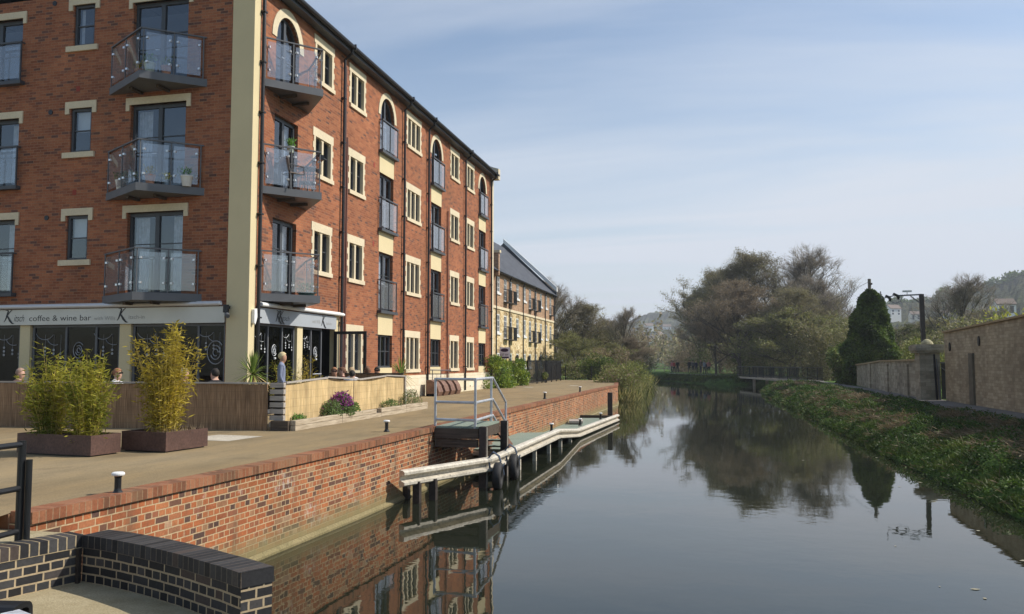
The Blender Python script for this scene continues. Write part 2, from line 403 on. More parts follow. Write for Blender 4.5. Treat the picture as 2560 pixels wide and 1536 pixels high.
def sandy():
    nt = NT('sandy_concrete'); w = wpos(nt)
    n = noise(nt, 3.5, 6, .7, w); r = ramp(nt, [(.3, (.33, .27, .155)), (.7, (.47, .40, .26))]); nt.l(n, r)
    n2 = noise(nt, 60, 4, .7, w); r2 = ramp(nt, [(.25, (.65,) * 3), (.75, (1.25,) * 3)]); nt.l(n2, r2)
    c = mix(nt, 1.0, r.outputs[0], r2.outputs[0], 'MULTIPLY')
    return finish(nt, c, .95, 0, .1, n2.outputs[0], .008, .7)
m_sandy = sandy()
def ground_mat():
    nt = NT('bank_grass'); w = wpos(nt)
    n = noise(nt, .9, 6, .68, w)
    r = ramp(nt, [(.28, (.035, .045, .016)), (.45, (.055, .10, .02)), (.62, (.09, .16, .035)), (.8, (.16, .14, .07))]); nt.l(n, r)
    n2 = noise(nt, 14, 4, .7, w); r2 = ramp(nt, [(.25, (.55,) * 3), (.75, (1.4,) * 3)]); nt.l(n2, r2)
    c = mix(nt, 1.0, r.outputs[0], r2.outputs[0], 'MULTIPLY')
    return finish(nt, c, .95, 0, .1, n2.outputs[0], .05, .8)
m_ground = ground_mat()
m_lawn = plain('mown_lawn', (.14, .24, .055), .95, var=.2, scale=.4, fine=15)
m_path = plain('grey_asphalt_path', (.155, .145, .13), .95, var=.15, scale=.8, fine=40)

# ------------------------------------------------------------------ the brick apartment building
F1 = Fac('x', XB)     # long facade
F2 = Fac('y', YB)     # short facade
bld = thing('apartment_building', (-17, 30, Q), 'red brick four storey apartment block with cream stone windows, glass balconies and ground floor cafe', 'building')
ZTOP = 12.78
rowtop = [3.83, 6.78, 9.64, 12.48]; rowbot = [2.20, 5.21, 8.13, 11.02]
W2 = [(22.02, 23.38), (24.48, 25.84), (35.35, 36.78), (37.92, 39.32)]
W3 = (29.75, 31.47)
JUL = [(27.15, 28.48), (32.78, 34.12), (40.22, 41.5)]
holes = []
lights = []   # (u0,u1,v0,v1) openings inside stone surrounds
def surround(cols, nl, skip0=False):
    u0, u1 = cols
    for k in range(4):
        if k == 0 and skip0: continue
        t, b = rowtop[k], rowbot[k]
        mull = .11; jam = .17; n = nl; wl = (u1 - u0 - 2 * jam - (n - 1) * mull) / n
        mb = MB(); ho = (u0 + jam, u1 - jam, b + .13, t - .26)
        holes.append((ho[0] - .012, ho[1] + .012, ho[2] - .012, ho[3] + .012))
        F1.box(mb, u0, u1, t - .26, t, -.12, .02)                        # lintel
        F1.box(mb, u0 + .06, u1 - .0, b, b + .13, -.14, .06)             # sill
        nb = 6; hh = (t - .26 - b - .13) / nb                             # toothed jambs
        for j in range(nb):
            ww = jam if j % 2 == 0 else jam - .06
            z0 = b + .13 + j * hh; z1 = z0 + hh
            F1.box(mb, u0 + jam - ww, u0 + jam, z0, z1, -.12, .018)
            F1.box(mb, u1 - jam, u1 - jam + ww, z0, z1, -.12, .018)
        x = u0 + jam
        panes = []
        for i in range(n):
            panes.append((x, x + wl)); x += wl
            if i < n - 1:
                F1.box(mb, x, x + mull, b + .13, t - .26, -.12, -.01); x += mull
        # shouldered heads: small corbels in the top corners of every light
        for a, c in panes:
            for e in (0, 1):
                q = a if e == 0 else c; sg = 1 if e == 0 else -1
                pts = [F1.P(q, t - .26, -.11), F1.P(q + sg * .07, t - .26, -.11), F1.P(q, t - .34, -.11)]
                mb.prism(pts, (.09, 0, 0))
        win = mb.build('window', m_stone, bld)
        fr = MB(); pn = MB()
        for a, c in panes:
            z0, z1 = b + .13, t - .26; w = .045
            F1.box(fr, a, a + w, z0, z1, -.16, -.09); F1.box(fr, c - w, c, z0, z1, -.16, -.09)
            F1.box(fr, a + w, c - w, z0, z0 + w, -.16, -.09); F1.box(fr, a + w, c - w, z1 - w, z1, -.16, -.09)
            if nl == 2: F1.box(fr, a + w, c - w, z0 + .62, z0 + .65, -.145, -.10)
            F1.quad(pn, a + w, c - w, z0 + w, z1 - w, -.13)
        fr.build('frame', m_frame, win); pn.build('pane', m_glass, win)
        nc_ = MB(); F1.quad(nc_, u0 + jam, u1 - jam, b + .14, t - .27, -.21 - .03 * ((k + nl) % 3)); nc_.build('net_backing', m_net, win)  # grey sheet added behind each stone window to brighten its dark panes
        cu = MB()
        if (k + nl + int(u0)) % 3 == 0: F1.quad(cu, u0 + jam + .02, u0 + jam + .02 + wl * .6, b + .16, t - .3, -.35); cu.build('curtain', m_curtain, win)
        elif (k + int(u1)) % 4 == 1: F1.quad(cu, u0 + jam, u1 - jam, t - .75, t - .28, -.33); cu.build('blind', m_blind, win)
m_net = plain('grey_net_backing', (.22, .215, .20), .9, var=.3, scale=5)
for ci, c in enumerate(W2): surround(c, 2, ci == 0)
surround(W3, 3)

def french(F, mbp, u0, u1, v0, v1, parent=bld, spring=None, curt='both', d=-.14, bars=(.45, .62), name='door'):
    """pair of glazed doors; head arched when spring is given"""
    fr = MB(); pn = MB(); w = .075; mid = (u0 + u1) / 2; top = v1 if spring is None else spring
    F.box(fr, u0, u0 + w, v0, top, d - .05, d + .03); F.box(fr, u1 - w, u1, v0, top, d - .05, d + .03)
    F.box(fr, mid - w * .8, mid + w * .8, v0, v1 if spring is None else v1 - .04, d - .05, d + .035)
    F.box(fr, u0 + w, mid - w * .8, v0, v0 + .10, d - .05, d + .03); F.box(fr, mid + w * .8, u1 - w, v0, v0 + .10, d - .05, d + .03)
    if spring is None:
        F.box(fr, u0 + w, mid - w * .8, v1 - .10, v1, d - .05, d + .03); F.box(fr, mid + w * .8, u1 - w, v1 - .10, v1, d - .05, d + .03)
    else:
        F.arc_band(fr, u0 + .07, u1 - .07, spring, v1 - .07, .068, d - .05, d + .03)
    for t in bars:
        z = v0 + (v1 - v0) * t
        F.box(fr, u0 + w, mid - w * .8, z - .012, z + .012, d - .02, d + .012); F.box(fr, mid + w * .8, u1 - w, z - .012, z + .012, d - .02, d + .012)
    F.quad(pn, u0 + .03, u1 - .03, v0 + .04, (v1 - .03) if spring is None else spring, d - .01)
    if spring is not None:
        N = 14; cu = (u0 + u1) / 2; ru = (u1 - u0) / 2 - .03
        pn.poly([F.P(cu - ru * math.cos(PI * i / N), spring + (v1 - .05 - spring) * math.sin(PI * i / N), d - .01) for i in range(N + 1)])
    o = fr.build(name, m_frame, parent); pn.build('pane', m_glass, o)
    hd = MB(); F.box(hd, mid - .10, mid - .075, v0 + .98, v0 + 1.0, d + .03, d + .07); F.box(hd, mid - .2, mid - .10, v0 + .985, v0 + 1.0, d + .055, d + .07)
    hd.build('handle', m_silver, o)
    c = MB(); tp = (v1 if spring is None else spring) - .1
    def wavy(a, b):
        n = 10
        for i in range(n):
            ua, ub = a + (b - a) * i / n, a + (b - a) * (i + 1) / n
            da = d - .16 - .03 * (i % 2); db = d - .16 - .03 * ((i + 1) % 2)
            c.poly([F.P(ua, v0 + .04, da), F.P(ub, v0 + .04, db), F.P(ub, tp, db), F.P(ua, tp, da)])
    L = u1 - u0
    if curt in ('both', 'left'): wavy(u0 + .05, u0 + L * .28)
    if curt in ('both', 'right'): wavy(u1 - L * .28, u1 - .05)
    if curt == 'full': wavy(u0 + .05, u1 - .05)
    if c.v: c.build('curtain', m_curtain, o)
    return o

# juliet stacks on the long facade
jz = [(4.44, 6.55), (7.38, 9.42), (10.22, 12.28)]
def juliet(F, u0, u1, zb, zr, parent=bld, mat=None):
    mb = MB(); a, b = u0 - .1, u1 + .1
    F.box(mb, a, b, zr - .03, zr + .02, .09, .15)
    F.box(mb, a - .03, b + .03, zb - .10, zb, .0, .17)
    for u in (a, (a + b) / 2 - .015, b - .03): F.box(mb, u, u + .03, zb, zr - .03, .10, .14)
    for u in (a, b - .03): F.box(mb, u, u + .03, zr - .02, zr + .01, 0, .09)
    r = mb.build('balustrade', m_frame, parent)
    g = MB()
    for p, q in ((a + .05, (a + b) / 2 - .04), ((a + b) / 2 + .04, b - .05)): F.box(g, p, q, zb + .07, zr - .08, .116, .124)
    g.build('glass_panel', m_balglass, r)
for si, (u0, u1) in enumerate(JUL):
    for k, (z0, z1) in enumerate(jz):
        if k < 2:
            holes.append((u0, u1, z0, z1)); french(F1, None, u0, u1, z0, z1, curt=['full', 'both', 'full'][(k + si) % 3])
        else:
            sp = 11.52; holes.append((u0 + .0, u1 - .0, z0, z1, sp)); french(F1, None, u0, u1, z0, z1, spring=sp, curt='left' if si else 'full')
            st = MB(); F1.arc_band(st, u0, u1, sp, z1, .2, -.02, .025)
            st.build('arch_surround', m_stone, bld)
        juliet(F1, u0, u1, z0, z0 + 1.10)
    # ground floor casement and cream render panels
    holes.append((u0, u1, 2.40, 3.58))
    fr = MB(); pn = MB(); w = .07; xs = [u0 + (u1 - u0) * i / 3 for i in range(4)]
    F1.box(fr, u0, u1, 2.40, 2.40 + w, -.17, -.06); F1.box(fr, u0, u1, 3.58 - w, 3.58, -.17, -.09)
    for i, x in enumerate(xs):
        c = min(max(x, u0 + w / 2), u1 - w / 2); F1.box(fr, c - w / 2, c + w / 2, 2.47, 3.51, -.17, -.09)
    for i in range(3): F1.box(fr, xs[i] + .04, xs[i + 1] - .04, 2.98, 3.01, -.15, -.10)
    F1.quad(pn, u0 + .02, u1 - .02, 2.42, 3.56, -.13)
    wdw = fr.build('casement', m_frame, bld); pn.build('pane', m_glass, wdw)
    c = MB(); F1.quad(c, u0 + .1, u0 + .45, 2.45, 3.5, -.4); F1.quad(c, u1 - .5, u1 - .1, 2.45, 3.5, -.42); c.build('curtain', m_curtain, wdw)
    for a, b in ((3.58, 4.34), (6.55, 7.28), (9.42, 10.12), (2.10, 2.40)):
        pb = MB(); F1.box(pb, u0 - .04, u1 + .0, a, b, -.02, .012); pb.build('render_panel', m_render, bld)
# corner column of doors behind the prow balconies
u0, u1 = 19.82, 21.12
corner = [(4.42, 6.52), (7.26, 9.38), (10.12, 12.26)]
for k, (z0, z1) in enumerate(corner):
    if k < 2: holes.append((u0, u1, z0, z1)); french(F1, None, u0, u1, z0, z1, curt=['both', 'right'][k])
    else:
        holes.append((u0, u1, z0, z1, 11.5)); french(F1, None, u0, u1, z0, z1, spring=11.5, curt='left')
        st = MB(); F1.arc_band(st, u0, u1, 11.5, z1, .24, -.02, .025); st.build('arch_surround', m_stone, bld)
# shop opening in the long facade
holes.append((18.98, 23.78, Q, 3.62))
mb = MB(); F1.wall(mb, 18.7, 42.85, Q, ZTOP, holes, .17, 0)
mb.build('long_wall', [m_brick], bld)
# short facade
h2 = []; DX = (-15.05, -13.36)
for zb, zt in ((5.36, 6.58), (8.32, 9.55), (11.30, 12.47)):
    for a, b in ((-16.96, -16.29),):
        h2.append((a, b, zb, zt))
        fr = MB(); w = .07
        F2.box(fr, a, a + w, zb, zt, -.14, -.05); F2.box(fr, b - w, b, zb, zt, -.14, -.05)
        F2.box(fr, a + w, b - w, zb, zb + w, -.14, -.05); F2.box(fr, a + w, b - w, zt - w, zt, -.14, -.05)
        F2.box(fr, a + w, b - w, (zb + zt) / 2 - .015, (zb + zt) / 2 + .015, -.12, -.07)
        o = fr.build('sash_window', m_frame, bld)
        pn = MB(); F2.quad(pn, a + w, b - w, zb + w, zt - w, -.1); pn.build('pane', m_glass, o)
        s = MB(); F2.box(s, a - .20, b + .14, zb - .15, zb, -.1, .06); s.build('sill', m_stone, o)
        l = MB(); F2.box(l, a - .17, b + .16, zt, zt + .19, -.1, .035); F2.box(l, a - .17, a - .04, zt - .15, zt, -.01, .035); F2.box(l, b + .03, b + .16, zt - .15, zt, -.01, .035)
        l.build('lintel', m_stone, o)
        bl = MB()
        if zb < 10: F2.quad(bl, a + w, b - w, zt - .62, zt - w, -.2); bl.build('blind', m_blind, o)
        else: F2.quad(bl, a + w + .02, a + w + .12, zb + w, zt - w, -.2); bl.build('curtain', m_curtain, o)
for k, (zb, zt) in enumerate(((4.36, 6.58), (7.18, 9.51), (10.02, 12.34))):
    h2.append((DX[0], DX[1], zb, zt)); o = french(F2, None, DX[0], DX[1], zb, zt, curt=['both', 'left', 'none'][k])
    l = MB(); F2.box(l, DX[0] - .14, DX[1] + .15, zt, zt + .19, -.1, .035); F2.box(l, DX[0] - .14, DX[0] - .03, zt - .16, zt, -.01, .035); F2.box(l, DX[1] + .03, DX[1] + .15, zt - .16, zt, -.01, .035)
    l.build('lintel', m_stone, o)
for k, (zb, zt) in enumerate(((4.47, 6.55), (7.45, 9.41), (10.42, 12.28))):
    a, b = -20.35, -18.66
    h2.append((a, b, zb, zt)); o = french(F2, None, a, b, zb, zt, curt=['both', 'both', 'none'][k])
    l = MB(); F2.box(l, a - .14, b + .13, zt, zt + .19, -.1, .035); F2.box(l, b + .02, b + .13, zt - .16, zt, -.01, .035); F2.box(l, a - .14, a - .02, zt - .16, zt, -.01, .035)
    l.build('lintel', m_stone, o)
    juliet(F2, a, b, zb + .03, zb + 1.13)
h2.append((-23.5, -12.04, Q, 3.62))
mb = MB(); F2.wall(mb, -26, XB, Q, ZTOP, h2, .17, 0); mb.build('short_wall', [m_brick], bld)
# far end, back and roof
mb = MB(); mb.poly([(XB, 42.85, Q), (-24, 42.85, Q), (-24, 42.85, ZTOP), (-17.7, 42.85, 15.3), (XB, 42.85, ZTOP)]); mb.poly([(-26, 18.7, Q), (-26, 42.85, Q), (-26, 42.85, ZTOP), (-26, 18.7, ZTOP)])
mb.build('end_wall', m_brick, bld)
mb = MB(); mb.prism([(XB + .38, 18.3, ZTOP + .07), (-17.7, 18.3, 15.6), (-26.3, 18.3, ZTOP), (-26.3, 18.3, ZTOP - .1), (-17.7, 18.3, 15.4), (XB + .38, 18.3, ZTOP - .03)], (0, 24.45, 0))
mb.build('roof', m_slate, bld)
mb = MB(); mb.box(XB + .02, 18.4, ZTOP - .18, XB + .30, 42.75, ZTOP - .035); mb.build('soffit', m_frame, bld)
mb = MB(); mb.tube([(XB + .38, 18.3, ZTOP - .02), (XB + .38, 42.8, ZTOP - .02)], .075, 10)
for y in (19.0, 24.0, 29.4, 32.15, 37.6, 42.3): mb.box(XB + .28, y - .02, ZTOP - .12, XB + .47, y + .02, ZTOP + .07)
mb.build('gutter', m_pipe, bld, smooth=False)
mb = MB()   # gable coping with kneeler at the far end
mb.prism([(XB + .42, 42.6, ZTOP - .25), (XB + .42, 42.6, ZTOP + .32), (XB + .1, 42.6, ZTOP + .42), (-17.7, 42.6, 15.95), (-17.7, 42.6, 15.75), (XB + .1, 42.6, ZTOP + .1), (XB + .1, 42.6, ZTOP - .25)], (0, .38, 0)); mb.build('gable_coping', m_stone, bld)
# rainwater pipes
for y, z0 in ((23.98, Q), (29.40, Q), (32.22, Q), (37.60, Q), (42.42, Q)):
    mb = MB(); mb.tube([(XB + .36, y, ZTOP - .08), (XB + .33, y, ZTOP - .22), (XB + .09, y, ZTOP - .42), (XB + .09, y, z0 + .05)], .045, 8)
    for z in np.arange(2.4, 12.3, 1.45): mb.box(XB, y - .07, z - .02, XB + .14, y + .07, z + .02)
    mb.build('rainwater_pipe', m_pipe, bld)
mb = MB(); mb.tube([(XB + .1, 19.02, ZTOP - .1), (XB + .1, 19.02, Q + .05)], .05, 8)
for z in np.arange(2.4, 12.3, 1.35): mb.box(XB, 18.94, z - .02, XB + .16, 19.1, z + .02)
mb.build('rainwater_pipe', m_pipe, bld)
for y, zt in ((24.16, 12.2), (24.3, 9.9), (34.92, 9.4)):
    mb = MB(); mb.tube([(XB + .06, y, zt), (XB + .06, y, Q + .05)], .035, 6); mb.build('waste_pipe', m_pipebrown, bld)
# plinth, pilaster, cream corner strip
mb = MB(); mb.box(XB, 24.45, Q, XB + .035, 42.86, 2.085); mb.build('plinth', m_plinth, bld)
mb = MB()
for y in (31.0, 33.1, 38.6, 41.2): mb.tube([(XB + .03, y, 1.45), (XB + .05, y, 1.45)], .04, 10)
mb.build('vent', m_pipe, bld)
mb = MB(); mb.box(-12.0, YB - .035, Q, XB + .035, YB + .25, ZTOP); mb.box(XB - .1, YB + .25, Q, XB + .03, YB + .28, ZTOP); mb.build('corner_pilaster', m_render, bld)
mb = MB(); mb.box(XB - .3, 42.86, Q, XB + .05, 42.98, ZTOP - .2); mb.box(XB + .001, 42.70, Q + .87, XB + .05, 42.859, ZTOP - .2); mb.build('corner_strip', m_stone, bld)
mb = MB()
for x, z in ((-17.62, 6.55), (-17.62, 9.5), (-17.62, 12.6)): mb.tube([(x, YB + .02, z), (x, YB - .02, z)], .07, 12)
mb.build('air_vent', m_pipe, bld)
mb = MB()
for x, z in ((-16.75, 7.22), (-16.75, 10.1), (-16.3, 12.75)): mb.box(x - .06, YB - .006, z - .07, x + .06, YB, z + .07)
for y, z in ((26.65, 9.55), (26.65, 6.75), (32.3, 9.4)): mb.box(XB, y - .06, z - .09, XB + .006, y + .06, z + .09)
mb.build('air_brick', plain('red_air_brick', (.30, .05, .03), .8), bld)
# dark boxes and sheets behind the glass, room gloom put into their colour
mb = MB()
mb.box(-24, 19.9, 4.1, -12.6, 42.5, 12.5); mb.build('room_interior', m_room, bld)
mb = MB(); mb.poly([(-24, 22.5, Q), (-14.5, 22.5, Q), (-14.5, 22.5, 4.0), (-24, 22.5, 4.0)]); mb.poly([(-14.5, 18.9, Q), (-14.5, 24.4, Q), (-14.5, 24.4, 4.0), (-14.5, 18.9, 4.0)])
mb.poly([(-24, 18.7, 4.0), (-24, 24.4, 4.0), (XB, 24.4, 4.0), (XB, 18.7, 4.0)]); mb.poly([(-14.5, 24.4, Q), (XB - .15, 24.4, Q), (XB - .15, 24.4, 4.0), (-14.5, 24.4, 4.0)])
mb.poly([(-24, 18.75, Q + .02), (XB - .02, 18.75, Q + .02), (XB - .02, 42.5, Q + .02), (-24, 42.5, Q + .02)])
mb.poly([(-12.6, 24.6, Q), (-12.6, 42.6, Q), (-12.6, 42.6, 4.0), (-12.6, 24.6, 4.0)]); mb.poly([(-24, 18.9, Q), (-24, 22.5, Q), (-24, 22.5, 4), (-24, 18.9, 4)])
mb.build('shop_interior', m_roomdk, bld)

# ---- shop windows
def swag(F, mb, u, v, s=1.0, d=-.075):
    for (cx, cz, r, a0, a1) in ((0, 0, .30, 200, 335), (.34, -.18, .26, 190, 290)):
        pts = [F.P(u + (cx + r * math.cos(rad(a))) * s, v + (cz + r * math.sin(rad(a)) * .8) * s, d) for a in np.linspace(a0, a1, 12)]
        mb.tube(pts, .009, 4)
    for (x, z, n) in ((.02, -.45, 2), (.30, -.52, 1), (.52, -.62, 1)):
        mb.tube([F.P(u + x * s, v - .1 * s, d), F.P(u + x * s, v + z * s, d)], .003, 3)
        for i in range(n + 1):
            c = F.P(u + x * s, v + (z - .1 * i) * s, d); mb.tube([c, tuple(np.array(c) + np.array(F.P(0, 0, .006)) - np.array(F.P(0, 0, 0)))], .035 * s, 10)
def badge(F, mb, u, v, r=.12, d=-.07):
    for rr, a0, a1 in ((r, 40, 330), (r * .6, 200, 480), (r * .3, 0, 300)):
        pts = [F.P(u + rr * math.cos(rad(a)), v + 1.25 * rr * math.sin(rad(a)), d) for a in np.linspace(a0, a1, 16)]
        mb.tube(pts, .013, 4)
    mb.tube([F.P(u + .0, v - r * 1.9, d), F.P(u + .07, v - r * 1.75, d)], .03, 6)
m_decal = plain('white_window_decal', (.50, .52, .54), .5, var=.2, scale=5)
m_decaldim = plain('dimmed_window_decal', (.30, .31, .33), .5, var=.3, scale=5)  # dimmer copy of the decal, shade of the short facade put into its colour
def shopglass(F, spans, mulls, z0, z1, name='shop_window'):
    fr = MB(); pn = MB(); dc = MB()
    for a, b in spans:
        F.box(fr, a, b, z1 - .06, z1, -.13, -.06); F.box(fr, a, b, z0, z0 + .12, -.13, -.06)
        F.quad(pn, a, b, z0 + .12, z1 - .06, -.09)
    for m in mulls: F.box(fr, m - .03, m + .03, z0 + .12, z1 - .06, -.13, -.055)
    o = fr.build(name, m_steel, bld); pn.build('pane', m_glassdark, o); return o
sw1 = shopglass(F1, [(18.98, 21.25), (21.6, 22.93)], [19.02, 19.80, 20.55, 21.2, 21.65, 22.24, 22.90], Q, 3.62)
for fn, *ar in ((swag, 19.25, 3.45, .8), (badge, 20.15, 2.92), (swag, 20.75, 3.45, .7), (swag, 21.85, 3.42, .6), (badge, 22.55, 2.9)): dc = MB(); fn(F1, dc, *ar); dc.build('window_decal', m_decal, sw1)
sw2 = shopglass(F2, [(-23.5, -18.35), (-18.0, -15.18), (-14.82, -12.04)], [-18.4, -17.95, -16.9, -15.95, -15.22, -14.78, -12.85, -12.08], Q, 3.60)
for fn, *ar in ((swag, -18.95, 3.45), (swag, -17.6, 3.45), (swag, -15.75, 3.45), (swag, -14.4, 3.45), (swag, -12.65, 3.45, .8), (badge, -16.5, 2.92, .17), (badge, -12.35, 2.85, .24)): dc = MB(); fn(F2, dc, *ar); dc.build('window_decal', m_decaldim, sw2)
mb = MB(); F1.box(mb, 21.27, 21.59, Q, 3.62, -.16, .01); mb.build('shop_post', m_render, bld)
mb = MB(); F1.box(mb, 23.68, 24.02, Q, 4.08, -.16, .012); mb.build('shop_post', m_render, bld)
for a, b in ((-18.34, -18.01), (-15.17, -14.83)):
    mb = MB(); F2.box(mb, a, b, Q, 3.605, -.16, .01); mb.build('shop_post', m_render, bld)
# open door leaf of the cafe, swung out square to the wall, and the far panelled jamb
mb = MB(); y = 23.62
for x0, x1, z0, z1 in ((XB + .02, XB + 1.10, 3.47, 3.56), (XB + .02, XB + 1.10, Q + .03, Q + .22), (XB + .02, XB + .11, Q + .22, 3.47), (XB + 1.01, XB + 1.10, Q + .22, 3.47)): mb.box(x0, y - .03, z0, x1, y + .03, z1)
dl = mb.build('cafe_door', m_black, bld)
mb = MB(); mb.poly([(XB + .11, y, Q + .22), (XB + 1.01, y, Q + .22), (XB + 1.01, y, 3.47), (XB + .11, y, 3.47)]); mb.build('pane', m_balglass, dl)
mb = MB(); mb.tube([(XB + .95, y - .07, 2.0), (XB + .95, y - .07, 2.5)], .015, 6); mb.build('handle', m_silver, dl)
mb = MB(); mb.tube([(XB - .02, 22.3, 2.25), (XB - .02, 22.85, 2.25)], .018, 6); mb.build('push_bar', m_silver, sw1)

# ---- fascia signs with their lettering, awning cassettes
def strokes(F, mb, pts, w, d0, d1, close=False):
    """flat brush stroke along a 2-D polyline; w may be a list of widths"""
    n = len(pts); ws = w if isinstance(w, (list, tuple)) else [w] * n
    for i in range(n - 1):
        (x0, y0), (x1, y1) = pts[i], pts[i + 1]; dx, dy = x1 - x0, y1 - y0; L = math.hypot(dx, dy) or 1; nx, ny = -dy / L, dx / L
        a, b = ws[i] / 2, ws[i + 1] / 2
        q = [(x0 + nx * a, y0 + ny * a), (x0 - nx * a, y0 - ny * a), (x1 - nx * b, y1 - ny * b), (x1 + nx * b, y1 + ny * b)]
        mb.prism([F.P(x, y, d0) for x, y in q], Vector(F.P(0, 0, d1)) - Vector(F.P(0, 0, d0)))
def bigK(F, mb, u, v, h, d):
    sx = 1 if F.a == 'y' else 1
    S = lambda pts: [(u + x * h * sx, v + y * h) for x, y in pts]
    strokes(F, mb, S([(.12, .95), (.3, .98), (.42, .92), (.30, .55), (.16, .18), (.02, .0)]), [.01, .02, .035, .045, .03, .01], d, d + .004)
    strokes(F, mb, S([(.80, .98), (.66, .90), (.50, .72), (.33, .50)]), [.012, .02, .02, .012], d + .0041, d + .008)
    strokes(F, mb, S([(.33, .52), (.44, .36), (.62, .10), (.85, -.12), (1.05, -.16)]), [.02, .04, .05, .035, .008], d + .0082, d + .012)
def text(F, s, u, v, h, width, d, mat, parent, shear=0, name='lettering'):
    cu = bpy.data.curves.new('t', 'FONT'); cu.body = s; cu.size = 1; cu.shear = shear; cu.extrude = 0.0; cu.resolution_u = 3
    ob = bpy.data.objects.new('t', cu); COL.objects.link(ob); bpy.context.view_layer.update()
    dg = bpy.context.evaluated_depsgraph_get(); me0 = ob.evaluated_get(dg).to_mesh()
    vs = [tuple(p.co) for p in me0.vertices]; fs = [tuple(p.vertices) for p in me0.polygons]
    x0, x1 = min(p[0] for p in vs), max(p[0] for p in vs)
    mb = MB(); k = width / (x1 - x0) if width else h
    mb.add([F.P(u + (p[0] - x0) * k, v + p[1] * h, d) for p in vs], fs)
    bpy.data.objects.remove(ob); bpy.data.curves.remove(cu)
    return mb.build(name, mat, parent)
sg = MB(); F2.box(sg, -19.04, -12.03, 3.61, 4.03, .0, .07)
sign2 = sg.build('shop_sign', m_sign, loc=(-15.5, YB, 3.61)); tag(sign2, 'long brushed metal fascia sign of the coffee and wine bar over the shaded windows', 'shop sign')
for u_ in (-18.83, -15.22): L = MB(); bigK(F2, L, u_, 3.70, .33, .0722); L.build('lettering', m_letter, sign2)
text(F2, 'itsch', -18.5, 3.71, .27, .34, .0715, m_letter, sign2, .35)
text(F2, 'coffee & wine bar', -18.0, 3.715, .22, 1.98, .0715, m_letter, sign2)
text(F2, 'with Wills', -15.93, 3.715, .15, .66, .0715, m_letterfade, sign2)
text(F2, 'itsch-in', -14.86, 3.74, .15, .48, .0715, m_letterfade, sign2)
mb = MB(); F2.box(mb, -23.5, -19.05, 3.61, 4.03, 0, .05); mb.build('fascia_panel', m_render, bld)
sg = MB(); F1.box(sg, 19.12, 23.66, 3.62, 4.02, .0, .07)
sign1 = sg.build('shop_sign', m_signblue, loc=(XB, 21.4, 3.62)); tag(sign1, 'short grey fascia sign with black script over the sunlit cafe entrance', 'shop sign')
for u_, d_ in ((19.95, .0722), (20.08, .0862), (22.62, .0722)): L = MB(); bigK(F1, L, u_, 3.69, .31, d_); L.build('lettering', m_letter, sign1)
text(F1, 'itsch', 20.28, 3.74, .2, .42, .0715, m_letter, sign1, .35)
text(F1, 'with Wills', 22.05, 3.75, .15, .52, .0715, m_letterfade, sign1)
text(F1, 'itsch-in', 22.95, 3.74, .13, .36, .0715, m_letterfade, sign1)
for F, a, b, lab in ((F2, -23.5, -12.15, 0), (F1, 19.1, 24.0, 1)):
    mb = MB(); mb.tube([F.P(a, 4.10, .13), F.P(b, 4.10, .13)], .055, 12); F.box(mb, a, b, 4.06, 4.17, .0, .08)
    mb.build('awning_cassette', m_awning if lab == 0 else m_white, bld)
    mb = MB(); mb.tube([F.P(b, 4.10, .13), F.P(b + .06, 4.10, .13)], .045, 10); mb.build('awning_end_cap', m_white, bld)
# camera and alarm box on the corner
cam = thing('security_camera', (-11.93, YB - .1, 3.85), 'small dark dome camera on the cream corner beside the long fascia sign', 'security camera')
mb = MB(); mb.tube([(-11.93, YB - .035, 4.0), (-11.93, YB - .16, 4.0)], .05, 10); mb.tube([(-11.93, YB - .16, 4.06), (-11.93, YB - .16, 3.86)], [.07, .075], 12); mb.build('bracket', m_black, cam)
mb = MB(); mb.tube([(-11.95, YB - .1, 3.86), (-11.8, YB - .28, 3.76)], .055, 12); mb.build('lens_housing', m_steel, cam)
al = MB(); al.prism([(XB + .036, 18.80, 3.95), (XB + .036, 19.05 - .12, 3.98), (XB + .036, 18.95, 3.75), (XB + .036, 18.86, 3.56), (XB + .036, 18.80, 3.60)], (.09, 0, 0))
o = al.build('alarm_box', m_white, bevel=.01); tag(o, 'white burglar alarm box low on the sunlit side of the cream corner', 'alarm box')
